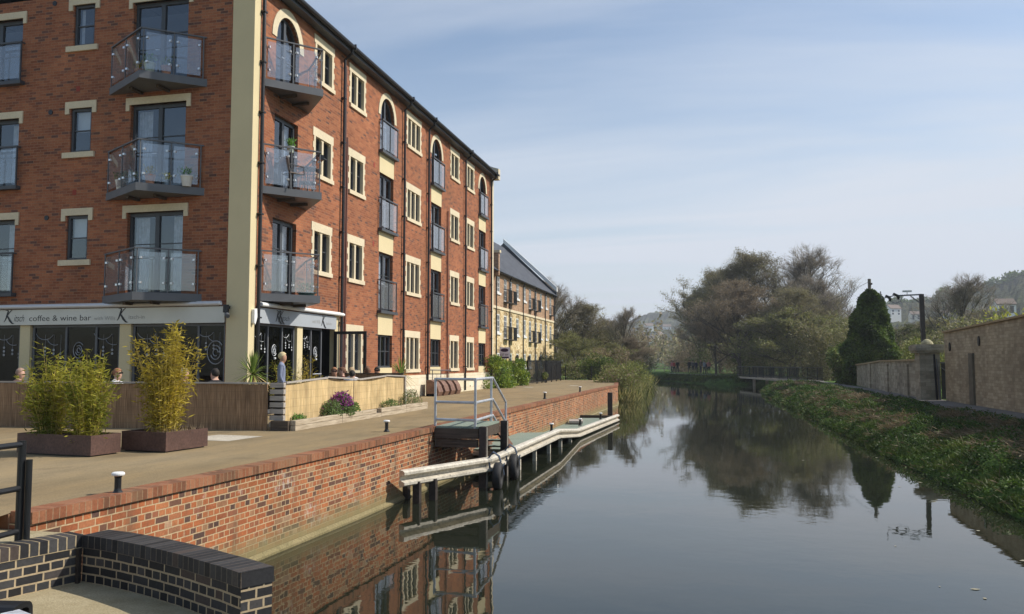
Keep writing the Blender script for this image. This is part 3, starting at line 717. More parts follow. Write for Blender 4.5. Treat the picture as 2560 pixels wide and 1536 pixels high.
# ---- prow balconies
def prow(F, ua, ux, ub, depth, z, parent=bld):
    """triangular balcony; wall ends ua, ub, apex at ux, deck top at height z"""
    tri = [(ua, 0), (ux, depth), (ub, 0)]
    d = MB(); d.prism([F.P(u, z - .20, dd) for u, dd in tri], Vector((0, 0, .20)))
    deck = d.build('balcony', m_steel, parent)
    ju = MB()
    for t in (.35, .62): ju = MB(); ju.box(*F.P(ua + (ub - ua) * t - .04, z - .27, .02), *F.P(ua + (ub - ua) * t + .04, z - .201, depth * (.45))); ju.build('joist', m_wooddk, deck)
    hr = MB(); hz = z + 1.12
    P = [F.P(ua + .04, hz, .0), F.P(ux, hz, depth - .05), F.P(ub - .04, hz, .0)]
    hr.bar(P[0], P[1], .05, .035); hr.bar(P[1], P[2], .05, .035); hr.build('handrail', m_steel, deck)
    for (a, b) in (((ua + .04, .02), (ux, depth - .06)), ((ux, depth - .06), (ub - .04, .02))):
        for t in (0.03, .5, .96):
            if t == .96 and a[1] < .1: continue
            u = a[0] + (b[0] - a[0]) * t; dd = a[1] + (b[1] - a[1]) * t
            q = F.P(u, z, max(dd, .03)); po = MB(); q = (q[0], q[1], z); po.tube([q, (q[0], q[1], hz)], .018, 6); po.build('post', m_steel, deck)
        for t0, t1 in ((.07, .46), (.54, .92)):
            p0 = F.P(a[0] + (b[0] - a[0]) * t0, 0, a[1] + (b[1] - a[1]) * t0); p1 = F.P(a[0] + (b[0] - a[0]) * t1, 0, a[1] + (b[1] - a[1]) * t1)
            p0 = Vector((p0[0], p0[1], z + .55)); p1 = Vector((p1[0], p1[1], z + .55)); gl = MB(); gl.bar(p0, p1, .01, .96); gl.build('glass_panel', m_balglass, deck)
            for pp, s in ((p0, 1), (p1, -1)):
                dr = (p1 - p0).normalized() * .03 * s
                for zz in (z + .25, z + .88): cl = MB(); cl.obox((pp.x + dr.x, pp.y + dr.y, zz), (.06, .06, .05)); cl.build('clip', m_silver, deck)
    return deck
for z in (4.40, 7.24, 10.12): prow(F1, 19.12, 20.38, 21.75, 1.15, z)
for z in (4.36, 7.14, 10.04): prow(F2, -15.75, -14.0, -12.75, 1.05, z)
# ------------------------------------------------------------------ quay
edge = [(-6.02, 6.32), (-5.86, 9), (-5.72, 13), (-5.68, 20), (-5.62, 32), (-5.58, 43), (-5.48, 46.5), (-5.36, 49.3), (-5.62, 52), (-6.5, 60.2), (-6.8, 63.4)]
def offs(e, d): 
    r = []
    for i, p in enumerate(e):
        a = Vector(e[max(i - 1, 0)]); b = Vector(e[min(i + 1, len(e) - 1)]); t = (b - a).normalized(); r.append((p[0] - t.y * d, p[1] + t.x * d))
    return r
inner = offs(edge, .22)
mb = MB(); mb.poly([(x, y, Q) for x, y in inner] + [(-45, 63.4, Q), (-45, 6.32, Q)])
tag(mb.build('quay_paving', m_paving, loc=(-12, 30, Q)), kind='structure')
mb = MB(); mb.box(-45, -6, .6, -5.66, 6.30, 1.08); mb.box(-45, 3.5, .55, -5.9, 6.31, 1.0); mb = MB()
mb.poly([(-45, -6, 1.08), (-5.79, -6, 1.08), (-5.79, 5.3, 1.08), (-5.56, 6.10, 1.08), (-5.40, 6.31, 1.08), (-45, 6.31, 1.08)])
tag(mb.build('lockside_ground', m_sandy, loc=(-12, 2, 1.08)), kind='structure')
mb = MB(); mb.poly([(-45, 5.2, 1.085), (-6.35, 5.2, 1.085), (-6.24, 6.33, Q + .003), (-45, 6.33, Q + .003)]); tag(mb.build('paving_ramp', m_paving), kind='structure')
# canal wall: brickwork with corbelled footing and brick on edge coping
qw = thing('quay_wall', (-5.8, 30, 0), 'long red brick canal wall with brick on edge coping below the paved quay', 'canal wall')
mb = MB()
for (a, b) in zip(edge, edge[1:]): mb.poly([(a[0], a[1], -1.0), (b[0], b[1], -1.0), (b[0], b[1], Q - .085), (a[0], a[1], Q - .085)])
mb.poly([(-6.02, 6.32, -1), (-45, 6.32, -1), (-45, 6.32, Q), (-6.02, 6.32, Q - .085)]); mb.poly([(-6.8, 63.4, -1), (-45, 63.4, -1), (-45, 63.4, Q - .01), (-6.8, 63.4, Q - .085)])
mb.build('brickwork', m_quay, qw)
mb = MB(); mb.box(-45, 6.305, 1.0, -6.235, 6.345, Q - .004); mb.build('end_coping', m_coping, qw)
mb = MB(); out = offs(edge, -.035); inn = offs(edge, .22)
for i in range(len(edge) - 1):
    a, b, c, d = out[i], out[i + 1], inn[i + 1], inn[i]
    mb.poly([(*a, Q - .085), (*b, Q - .085), (*b, Q + .02), (*a, Q + .02)]); mb.poly([(*a, Q + .02), (*b, Q + .02), (*c, Q + .02), (*d, Q + .02)]); mb.poly([(*d, Q + .02), (*c, Q + .02), (*c, Q - .05), (*d, Q - .05)])
    mb.poly([(*a, Q - .085), (*d, Q - .085), (*c, Q - .085), (*b, Q - .085)])
a, d = out[0], inn[0]; mb.poly([(*a, Q - .085), (*a, Q + .02), (*d, Q + .02), (*d, Q - .085)])
mb.build('coping', m_coping, qw)
m_foot = plain('stained_footing', (.24, .195, .10), .9, c2=(.20, .17, .08), scale=1.6, fine=25)
mb = MB(); f1 = offs(edge, -.045); 
for i in range(len(edge) - 1):
    mb.poly([(*f1[i], -1), (*f1[i + 1], -1), (*f1[i + 1], .03), (*f1[i], .03)]); mb.poly([(*f1[i], .03), (*f1[i + 1], .03), (*edge[i + 1], .075), (*edge[i], .075)])
mb.build('footing', m_foot, qw)
m_water = None
# bollards
def bollard(sz=1.0):
    t = thing('mooring_bollard', (0, 0, 0), 'x', 'bollard', 'white topped mooring bollards')
    mb = MB(); mb.lathe([(.062, 0), (.06, .012), (.040, .035), (.034, .06), (.034, .17), (.04, .19)], n=16); mb.build('shaft', m_black, t, smooth=False)
    mb = MB(); mb.lathe([(.042, .19), (.062, .197), (.066, .21), (.063, .223), (.05, .23)], n=20); mb.build('cap', m_white, t)
    return t
b0 = bollard()
BS = [((-6.05, 7.5, Q), 'nearest white topped bollard beside the brick coping at the near end of the quay', 1.0), ((-6.26, 15.4, Q), 'white topped bollard on the quay between the sleeper bed and the canal', 1.0),
      ((-6.5, 24.4, Q), 'white topped bollard seen through the galvanised gangway railing', 1.05), ((-6.03, 30.4, Q), 'white topped bollard on the quay to the right of the gangway steps', 1.15),
      ((-5.82, 37.7, Q), 'farthest white topped bollard on the quay near its far corner', 1.15), ((-4.74, 24.95, .47), 'white topped bollard on the raised part of the green deck', 1.15),
      ((-4.82, 31.2, .19), 'white topped bollard in the middle of the lower green deck', 1.2), ((-4.55, 35.2, .17), 'white topped bollard at the far end of the green deck', 1.2)]
for i, (p, lab, s) in enumerate(BS): put(b0 if i == 0 else copy_tree(b0), p, 0, s, lab)

# ------------------------------------------------------------------ mooring pontoon with guardrail
pt = thing('mooring_pontoon', (-5, 28, 0), 'green gritted mooring deck on steel posts along the brick canal wall', 'mooring deck')
prof = [(19.6, .47), (24.4, .47), (28.2, .17), (36.2, .15)]
def ox(y): 
    ys = [14.2, 16.6, 24.3, 28, 36.4]; xs = [-5.5, -4.50, -4.44, -4.42, -3.98]
    return float(np.interp(y, ys, xs))
mb = MB()
for (y0, z0), (y1, z1) in zip(prof, prof[1:]):
    n = 3
    for i in range(n):
        ya, yb = y0 + (y1 - y0) * i / n, y0 + (y1 - y0) * (i + 1) / n; za, zb = z0 + (z1 - z0) * i / n, z0 + (z1 - z0) * (i + 1) / n
        xa, xb_ = ox(ya) - .09, ox(yb) - .09
        mb.add([(-5.78, ya, za), (xa, ya, za), (xb_, yb, zb), (-5.78, yb, zb), (-5.78, ya, za - .09), (xa, ya, za - .09), (xb_, yb, zb - .09), (-5.78, yb, zb - .09)], [(0, 1, 2, 3), (7, 6, 5, 4), (0, 4, 5, 1), (1, 5, 6, 2), (2, 6, 7, 3), (3, 7, 4, 0)])
mb.build('deck', m_deck, pt)
mb = MB(); mb.box(-5.7, 36.25, .02, -4.0, 36.45, .26); mb.build('end_beam', m_wooddk, pt)
for y in (19.6, 21.4, 23.3, 25.1, 26.9, 28.8, 30.7, 32.8, 34.8):
    z = float(np.interp(y, [19, 24.3, 28, 37], [.52, .52, .22, .2])); mb = MB(); x = ox(y) - .06
    mb.bar((x, y, -1.2), (x, y, z), .10, .10); mb.box(x - 1.2, y - .05, z - .2, x, y + .05, z - .10); mb.build('post', m_beam if int(y * 10) % 3 else m_rust, pt)
# W-beam fender
def wbeam(path, zt):
    mb = MB(); P = [(0, 0), (.07, -.012), (.11, -.04), (.11, -.085), (.0, -.125), (-.005, -.185), (.11, -.225), (.11, -.27), (.07, -.298), (0, -.31), (-.022, -.31), (-.022, 0)]
    rings = []
    for i, (p, z) in enumerate(zip(path, zt)):
        a = Vector(path[max(i - 1, 0)]); b = Vector(path[min(i + 1, len(path) - 1)]); t = (b - a).normalized(); nrm = Vector((t.y, -t.x))
        rings.append([(p[0] + nrm.x * u, p[1] + nrm.y * u, z + v) for u, v in P])
    k = len(P)
    for i in range(len(rings) - 1): mb.add(rings[i] + rings[i + 1], [(j, (j + 1) % k, k + (j + 1) % k, k + j) for j in range(k)])
    mb.poly(rings[0][::-1]); mb.poly(rings[-1]); return mb
gy = [14.2, 15.4, 16.6, 18.4, 20.3, 22.3, 24.3, 26.1, 28.0, 30, 32, 34.2, 36.4]
gz = [float(np.interp(y, [14, 24.3, 28.0, 36.4], [.64, .62, .335, .32])) for y in gy]
gr = wbeam([(ox(y), y) for y in gy], gz).build('guardrail', m_beam, loc=(-4.6, 25, .3)); tag(gr, 'long pale weathered guardrail fender bolted to posts above the water', 'guardrail')
mb = MB()
for y in gy[1:-1]:
    z = float(np.interp(y, gy, gz)); x = ox(y)
    for dz in (.09, .22): mb.tube([(x + .08, y - .05, z - dz), (x + .092, y - .05, z - dz)], .012, 6)
mb.build('bolt', m_rust, gr)
for p in ((-5.30, 14.55), (-5.12, 14.95)):
    mb = MB(); mb.bar((p[0], p[1], -1.2), (p[0], p[1], .40), .13, .13); o = mb.build('pile', m_post, gr)
mb = MB(); mb.box(-5.75, 14.9, -1, -5.62, 15.06, .36); mb.build('bracket', m_post, gr)
mb = MB(); mb.bar((-4.30, 36.55, -1.5), (-4.30, 36.55, 1.26), .20, .16); tag(mb.build('mooring_pile', m_post), 'tall dark square pile at the far end of the green deck', 'mooring pile')
# loose timber on the deck
mb = MB(); mb.obox((-5.2, 32.6, .25), (.55, 1.1, .10), .15); tag(mb.build('timber_offcut', m_woodgrey, bevel=.01), 'short pale timber board lying on the lower green deck', 'timber')
mb = MB(); mb.obox((-5.35, 33.9, .22), (.25, .5, .08), -.3); tag(mb.build('timber_offcut', m_rustlight), 'small brown block lying behind the pale board on the lower deck', 'timber')
# tyres hung on the rail
def tyre(loc, rz, tilt, label):
    t = thing('tyre_fender', loc, label, 'tyre', 'tyre fenders hung on the guardrail')
    mb = MB(); R, r = .20, .085; n, k = 28, 12; vs = []; fs = []
    for i in range(n):
        a = 2 * PI * i / n
        for j in range(k):
            b = 2 * PI * j / k; rr = R + r * math.copysign(abs(math.cos(b)) ** .7, math.cos(b)); w = .09 * math.copysign(abs(math.sin(b)) ** .6, math.sin(b))
            vs.append((w, rr * math.cos(a), rr * math.sin(a)))
    for i in range(n):
        for j in range(k): fs.append((i * k + j, ((i + 1) % n) * k + j, ((i + 1) % n) * k + (j + 1) % k, i * k + (j + 1) % k))
    M = Matrix.Rotation(rz, 3, 'Z') @ Matrix.Rotation(tilt, 3, 'Y'); L = Vector(loc)
    mb.add([M @ Vector(p) + L for p in vs], fs); mb.build('tyre', m_tyre, t, smooth=True)
    mb = MB()
    for d in (-.03, .03):
        top = L + Vector((-.10, d, .36)); mb.tube([L + Vector((0, d, .16)), L + Vector((.06, d, .30)), top + Vector((.12, 0, .05)), top + Vector((0, 0, .13)), top + Vector((-.10, 0, .0)), L + Vector((-.16, d, .10)), L + Vector((0, d, .13))], .014, 6)
    mb.tube([L + Vector((.1, -.02, .2)), L + Vector((.13, .03, .26)), L + Vector((.1, .06, .14)), L + Vector((.12, .04, .02))], .012, 6)
    mb.build('rope', m_rope, t)
tyre((-4.27, 16.55, .26), .10, .04, 'nearer black tyre roped to the guardrail in front of the gangway')
tyre((-4.26, 17.95, .28), .06, -.03, 'farther black tyre roped to the guardrail beside the gangway post')

# ------------------------------------------------------------------ gangway with galvanised railing
gw = thing('gangway', (-5.2, 17.5, 0), 'timber gangway platform with galvanised tube railing and steps down to the mooring deck', 'gangway')
mb = MB()
for i in range(8): mb.box(-5.64 + i * .118, 16.62, Q - .005, -5.64 + i * .118 + .112, 18.36, Q + .035)
mb.build('platform', m_deck, gw)
mb = MB(); mb.box(-5.66, 16.58, Q - .22, -4.70, 16.66, Q - .01); mb.box(-5.66, 16.60, Q - .40, -4.72, 16.68, Q - .235); mb.box(-4.76, 16.68, Q - .22, -4.68, 18.3, Q - .01); mb.box(-5.66, 18.32, Q - .22, -4.70, 18.40, Q - .01); mb.build('beam', m_wooddk, gw)
for x, y in ((-4.60, 16.62), (-4.60, 18.42)):
    mb = MB(); mb.bar((x, y, -1.2), (x, y, Q + .04), .15, .17); mb.build('post', m_post, gw)
    mb = MB(); mb.box(x + .076, y - .03, -.5, x + .084, y + .0, Q + .03); mb.build('flange', m_beam, gw)
mb = MB()
for x in (-5.30, -4.78): mb.bar((x, 18.42, Q - .12), (x, 19.85, .50), .05, .2)
mb.build('stringer', m_rustlight, gw)
mb = MB()
for i in range(4): mb.box(-5.28, 18.55 + i * .3, Q - .17 - i * .17, -4.80, 18.82 + i * .3, Q - .135 - i * .17)
mb.build('tread', m_deck, gw)
mb = MB(); r = .029; A, B, C_, D = (-5.74, 16.86), (-4.79, 16.66), (-4.88, 18.29), (-4.88, 19.68)
for z in (Q + 1.02, Q + .53, Q + .06 + .1):
    mb.tube([(*A, z), (*B, z), (*C_, z)], r, 8)
    zz = z - .62; mb.tube([(*C_, z), (-4.88, 18.42, z), (*D, zz)], r, 8)
mb.build('rail', m_zinc, gw)
for p, z0, z1 in ((A, Q, Q + 1.02), (B, Q, Q + 1.02), (C_, Q, Q + 1.02), (D, .47, Q + .40)):
    mb = MB(); mb.tube([(*p, z0), (*p, z1)], r, 8); mb.tube([(*p, z0), (*p, z0 + .02)], .05, 8)
    for z in (Q + 1.0, Q + .52, Q + .15):
        if p != D: mb.tube([(*p, z - .035), (*p, z + .04)], .034, 8)
    mb.build('upright', m_zinc, gw)

# ------------------------------------------------------------------ foreground: blue brick bay, railing, lock beam
bay = thing('blue_brick_wall', (-4.6, 6, .7), 'curved dark blue brick parapet with pale mortar and brick on edge coping at the lockside', 'brick wall')
inc = [(-5.32, 6.18), (-5.08, 6.13), (-4.85, 6.06), (-4.58, 5.97), (-4.31, 5.86), (-4.05, 5.75), (-3.79, 5.62), (-3.52, 5.49), (-3.27, 5.35)]
def uvmesh(name, rows, mat, parent):
    """rows: list of (list of 3-D points, list of u) pairs with v; consecutive rows joined; stores a UV layer"""
    vs = []; uvs = []; fs = []
    for pts, us, v in rows:
        for p, u in zip(pts, us): vs.append(p); uvs.append((u, v))
    n = len(rows[0][0])
    for r in range(0, len(rows), 2):
        for i in range(n - 1): fs.append((r * n + i, r * n + i + 1, (r + 1) * n + i + 1, (r + 1) * n + i))
    mb = MB(); mb.v = vs; mb.f = fs; mb.mi = [0] * len(fs); ob = mb.build(name, mat, parent)
    l = ob.data.uv_layers.new(name='UVMap')
    for poly in ob.data.polygons:
        for li in poly.loop_indices: l.data[li].uv = uvs[ob.data.loops[li].vertex_index]
    return ob
TZ = 1.10; CZ = TZ - .108
def arclen(p):
    s = [0]
    for a, b in zip(p, p[1:]): s.append(s[-1] + math.dist(a, b))
    return s
outc = offs(inc, .25); s = arclen(inc)
g0 = .70
r = lambda pts, z: [(x, y, z) for x, y in pts]
uvmesh('brickwork', [(r(inc, g0 - .1), s, -.1), (r(inc, CZ), s, CZ - g0), (r(outc, -.8), s, -1.5), (r(outc, CZ), s, CZ - g0)], m_blue, bay)
e0, e1 = inc[-1], outc[-1]
uvmesh('brickwork', [([(*e0, -.8), (*e1, -.8)], [.11, .345], -1.5 + .03), ([(*e0, CZ), (*e1, CZ)], [.11, .345], CZ - g0 + .03)], m_blue, bay)
inc2 = offs(inc, -.008); out2 = offs(inc, .258); es = offs(inc, 0)
uvmesh('coping', [(r(inc2, CZ), s, 0), (r(inc2, TZ), s, .1), (r(inc2, TZ), s, .1), (r(out2, TZ), s, .4), (r(out2, TZ), s, .4), (r(out2, CZ), s, .5)], m_bluecop, bay)
a, b = inc2[-1], out2[-1]; t = (Vector(inc[-1]) - Vector(inc[-2])).normalized() * .008
uvmesh('coping', [([(a[0] + t.x, a[1] + t.y, CZ), (b[0] + t.x, b[1] + t.y, CZ)], [.003, .07], .1), ([(a[0] + t.x, a[1] + t.y, TZ), (b[0] + t.x, b[1] + t.y, TZ)], [.003, .07], .2)], m_bluecop, bay)
leg = [(-5.62, 3.2), (-5.55, 5.55), (-5.33, 6.19)]; sl = arclen(leg); lego = offs(leg, .22)
uvmesh('brickwork', [(r(leg, g0 - .2), sl, -.2), (r(leg, CZ), sl, CZ - g0)], m_blue, bay)
leg2 = offs(leg, -.006)
uvmesh('coping', [(r(leg2, CZ), sl, 0), (r(leg2, TZ + .004), sl, .1), (r(leg2, TZ + .004), sl, .1), (r(lego, TZ + .004), sl, .4)], m_blueedge, bay)
mb = MB(); mb.box(-5.335, 6.12, g0, -5.305, 6.15, CZ); mb.build('corner_batten', m_post, bay)
mb = MB(); mb.poly([(-5.7, 3.0, g0)] + [(x, y, g0) for x, y in [(-5.56, 5.5), (-5.36, 6.22)]] + [(x, y + .02, g0) for x, y in inc[1:]] + [(-3.27, 3.0, g0)])
mb.poly([(-3.27, 3.0, -1), (-3.27, 5.35, -1), (-3.27, 5.35, g0), (-3.27, 3.0, g0)])
tag(mb.build('sunken_floor', m_sandy), kind='structure')
rl = thing('hand_railing', (-5.7, 5.9, 1.08), 'thick black tubular railing post with three rails at the left edge of the lockside', 'railing')
mb = MB(); mb.tube([(-5.72, 5.90, 1.06), (-5.72, 5.90, 1.93)], .032, 14); mb.build('post', m_black, rl)
mb = MB(); mb.tube([(-5.66, 5.92, 1.06), (-5.66, 5.92, 1.77)], .026, 12); mb.build('stay', m_black, rl)
for z in (1.90, 1.53, 1.17):
    mb = MB(); mb.tube([(-5.72, 5.90, z), (-5.66, 4.2, z), (-5.6, 2.8, z)], .025, 12); mb.build('rail', m_black, rl)
mb = MB(); mb.tube([(-5.6, 2.8, 1.06), (-5.6, 2.8, 1.93)], .032, 12); mb.build('post', m_black, rl)
lb = thing('lock_beam', (-4.7, 4.6, .7), 'black hollow lock gate beam with a worn white topped bar at the bottom left', 'lock beam')
mb = MB(); n = 18; ax = Vector((.985, .17, 0)).normalized(); sd = Vector((-.17, .985, 0)); c0 = Vector((-4.36, 4.55, .93)); ring = []
def sq(t, a): 
    c, s_ = math.cos(t), math.sin(t); return (a * math.copysign(abs(c) ** .55, c), a * math.copysign(abs(s_) ** .55, s_))
R_ = []
for (off, a) in ((-1.6, .11), (0, .11), (0, .075), (-1.5, .075)):
    R_.append([c0 + ax * off + sd * sq(2 * PI * i / n, a)[0] + Vector((0, 0, 1)) * sq(2 * PI * i / n, a)[1] for i in range(n)])
for k in range(3): mb.add(R_[k] + R_[k + 1], [(i, (i + 1) % n, n + (i + 1) % n, n + i) for i in range(n)])
mb.poly(R_[3]); mb.build('hollow_section', m_black, lb, smooth=False)
mb = MB(); mb.bar((-4.36, 4.44, .955), (-3.35, 4.02, .955), .12, .09); mb.build('bar', m_black, lb)
mb = MB(); mb.bar((-4.36, 4.44, 1.009), (-3.35, 4.02, 1.009), .125, .016); mb.build('top_plate', plain('worn_white_paint', (.66, .68, .72), .5, c2=(.32, .33, .35), scale=12), lb)
mb = MB(); mb.box(-5.3, 4.25, g0, -4.9, 4.7, .82); mb.build('bearing_block', m_post, lb)

# ------------------------------------------------------------------ terrace screens and planters
sc1 = thing('reed_screen', (-11.6, 15.0, Q), 'shaded brown brushwood screen round the near side of the cafe terrace', 'screen')
n = 40; mb = MB(); ya = 14.95; 
top = lambda x: 2.155 + .006 * math.sin(x * 2.3)
xs = np.linspace(-17.5, -8.72, n)
for a, b in zip(xs, xs[1:]):
    wa, wb = .02 * math.sin(a * 3.1), .02 * math.sin(b * 3.1); k = lambda x: 14.75 + (x + 15) * .055
    mb.prism([(a, k(a) + wa, Q), (b, k(b) + wb, Q), (b, k(b) + wb, top(b)), (a, k(a) + wa, top(a))], (0, .035, 0))
mb.build('brushwood', m_reeddark, sc1)
mb = MB(); mb.bar((-17.5, k(-17.5) + .02, 2.175), (-8.72, k(-8.72) + .02, 2.175), .09, .03); mb.build('capping', m_woodgrey, sc1)
sc2 = thing('reed_screen', (-8.7, 20, Q), 'sunlit pale split reed screen facing the canal behind the sleeper bed', 'screen')
RY = [15.35, 17.8, 20.3, 22.9]; RX = [-8.45, -8.58, -8.66, -8.75]; 
mb = MB()
ys = np.linspace(15.35, 22.9, 36)
for a, b in zip(ys, ys[1:]):
    f = lambda y: float(np.interp(y, RY, RX)) + .025 * math.sin(y * 2.7)
    t = lambda y: 2.185 + .035 * math.sin(y * 1.9) - .0 * y
    mb.prism([(f(a), a, Q), (f(b), b, Q), (f(b), b, t(b)), (f(a), a, t(a))], (-.03, 0, 0))
mb.build('split_reed', m_reed, sc2)
mb = MB()
for a, b, dz in ((15.35, 17.4, 0), (17.4, 19.3, .02), (19.3, 21.2, -.01), (21.2, 22.95, .015)): mb.bar((f(a), a, t(a) + .02 + dz), (f(b), b, t(b) + .02), .07, .035)
mb.build('capping', m_woodgrey, sc2)
mb = MB(); mb.bar((-8.40, 18.55, Q + .02), (-8.56, 18.9, 2.17), .015, .012); mb.build('split_cane', m_wooddk, sc2)
mb = MB(); mb.box(-8.80, 22.86, Q, -8.72, 22.94, 2.21); mb.build('post', m_woodgrey, sc2)
sc3 = thing('reed_screen', (-10, 22.9, Q), 'low dark screen closing the far end of the cafe terrace', 'screen')
mb = MB(); mb.box(-11.2, 22.93, Q, -8.82, 22.98, 2.25); mb.build('brushwood', m_reeddark, sc3); mb = MB(); mb.box(-11.2, 22.90, 2.252, -8.8, 23.0, 2.28); mb.build('capping', m_wooddk, sc3)
st = MB()
for i in range(7):
    z = Q + .12 + i * .132; st.obox((-8.55, 15.2, z), (.30, .10, .095), .06 + .02 * math.sin(i * 5), 0, 0, .02 * math.sin(i * 7))
cs = st.build('slatted_corner', m_woodgrey); tag(cs, 'stack of silvered horizontal slats closing the corner between the two screens', 'slatted panel')
mb = MB(); mb.box(-8.66, 15.26, Q, -8.46, 15.32, 2.14); mb.build('backing', m_wooddk, cs)
sb = thing('sleeper_bed', (-8.3, 19, Q), 'low raised bed edged with two courses of weathered sleepers below the reed screen', 'raised bed')
segs = [(15.12, 17.3), (17.33, 19.6), (19.63, 21.4), (21.43, 23.2)]
for j, (a, b) in enumerate(segs):
    mb = MB(); xo = -8.10 - .01 * j
    mb.box(xo - .12, a, Q, xo, b, Q + .10); mb.box(xo - .125, a + .01, Q + .105, xo - .004, b - (.0 if j != 1 else .3), Q + .205); mb.build('sleeper', m_wood, sb, bevel=.008)
mb = MB(); mb.box(-8.62, 15.05, Q, -8.23, 15.15, Q + .20); mb.build('sleeper', m_wooddk, sb, bevel=.006)
mb = MB(); mb.box(-8.66, 15.15, Q, -8.24, 23.1, Q + .15); mb.build('soil', m_soil, sb)
# steel planters
def planter(x0, y0, ang, L, W, label):
    t = thing('steel_planter', (x0, y0, Q), label, 'planter', 'low rusty steel planters with bamboo')
    c, s_ = math.cos(ang), math.sin(ang); T = lambda u, v, z: (x0 + c * u - s_ * v, y0 + s_ * u + c * v, Q + z)
    def bx(u0, v0, z0, u1, v1, z1, mb): 
        P = [T(u0, v0, z0), T(u1, v0, z0), T(u1, v1, z0), T(u0, v1, z0)]; mb.prism(P, (0, 0, z1 - z0))
    mb = MB(); w = .02; h = .31
    bx(0, 0, .02, L, w, h, mb); bx(0, W - w, .02, L, W, h, mb); bx(0, w, .02, w, W - w, h, mb); bx(L - w, w, .02, L, W - w, h, mb); mb.build('trough', m_rust, t)
    mb = MB(); bx(.04, .04, 0, L - .04, W - .04, .019, mb); mb.build('base', m_black, t)
    mb = MB(); bx(w, w, .2, L - w, W - w, .24, mb); mb.build('soil', m_soil, t)
    return T
T1 = planter(-10.20, 10.42, -.10, 1.44, .56, 'left rusty steel planter with two separate bamboo clumps'); T2 = planter(-8.93, 11.12, -.10, .86, .94, 'right rusty steel planter with one tall bamboo clump')
# ------------------------------------------------------------------ plants
m_bam = leafmat('bamboo_leaf', (.50, .39, .045), (.30, .24, .03), .4, 3)
m_bamg = leafmat('bamboo_leaf_green', (.40, .36, .04), (.15, .18, .022), .4, 2.2)
m_cane = plain('yellow_cane', (.50, .38, .10), .5)
def leafquad(mb, p, d, L, w, rnd, m=0, up=None):
    d = Vector(d).normalized(); s_ = d.cross(Vector((rnd.uniform(-1, 1), rnd.uniform(-1, 1), rnd.uniform(-1, 1))))
    if s_.length < 1e-3: s_ = Vector((1, 0, 0))
    s_.normalize(); p = Vector(p); mb.add([p, p + d * L * .45 + s_ * w / 2, p + d * L, p + d * L * .45 - s_ * w / 2], [(0, 1, 2, 3)], m)
def bamboo(name, base, h, r, ncane, nleaf, seed, mats, label, spreadtop=1.0, group=None, leafL=.115):
    rnd = random.Random(seed); t = thing(name, base, label, 'bamboo', group); cm = MB(); lm = MB(); B = Vector(base)
    for i in range(ncane):
        a = rnd.uniform(0, 2 * PI); q = r * math.sqrt(rnd.random()); x, y = math.cos(a) * q, math.sin(a) * q
        hh = h * rnd.uniform(.48, 1.08) * (1 - .18 * q / r); lean = Vector((x * .9 * spreadtop + rnd.uniform(-.10, .10), y * .9 * spreadtop + rnd.uniform(-.10, .10), hh))
        p0 = B + Vector((x * .55, y * .55, -.05)); pts = [p0 + Vector((lean.x * tt ** 1.6, lean.y * tt ** 1.6, hh * tt)) for tt in (0, .3, .6, .85, 1)]
        cm.tube(pts, [.006, .005, .004, .003, .002], 4, cap=False)
        nl = int(nleaf * hh / h)
        for j in range(nl):
            tt = rnd.uniform(.08, 1.0) ** .8; c = p0 + Vector((lean.x * tt ** 1.6, lean.y * tt ** 1.6, hh * tt)); off = Vector((rnd.gauss(0, 1), rnd.gauss(0, 1), rnd.gauss(0, .7))) * .075 * (1.2 - .6 * tt)
            leafquad(lm, c + off, (rnd.gauss(0, 1), rnd.gauss(0, 1), rnd.uniform(-.5, 1.0)), leafL * rnd.uniform(.6, 1.3), .020, rnd, 0)
    cm.build('canes', m_cane, t); lm.build('foliage', mats, t); return t
bamboo('bamboo', T1(.32, .28, .22), 1.38, .26, 54, 90, 1, m_bamg, 'shorter greener bamboo clump at the left end of the left planter')
bamboo('bamboo', T1(1.06, .28, .22), 1.36, .26, 52, 90, 2, m_bamg, 'bushy green bamboo clump at the right end of the left planter')
bamboo('bamboo', T2(.40, .46, .22), 1.85, .33, 75, 95, 3, m_bam, 'tallest golden bamboo clump filling the right planter')
mb = MB(); rnd = random.Random(5)
for i in range(260):
    p = Vector(T2(rnd.uniform(.5, .82), rnd.uniform(.3, .9), .24)); leafquad(mb, p, (rnd.gauss(0, .6), rnd.gauss(0, .6), 1), rnd.uniform(.06, .16), .008, rnd)
tag(mb.build('dry_grass', plain('dry_stalks', (.30, .22, .13), .9)), 'dry brown stalks at the back of the right planter', 'dry grass', kind='stuff')
bamboo('climbing_plant', (-10.75, 19.55, Q), 1.75, .30, 22, 60, 8, m_bamg, 'tall leafy shrub against the cafe window behind the standing woman')
bamboo('climbing_plant', (-11.05, 21.35, Q), 1.72, .28, 18, 55, 9, m_bam, 'loose yellow green climber in front of the cream cafe post')
bamboo('bamboo', (-17.9, 16.6, Q), 1.75, .35, 26, 50, 18, m_bamg, 'thin bamboo behind the brown screen at the far left of the terrace')
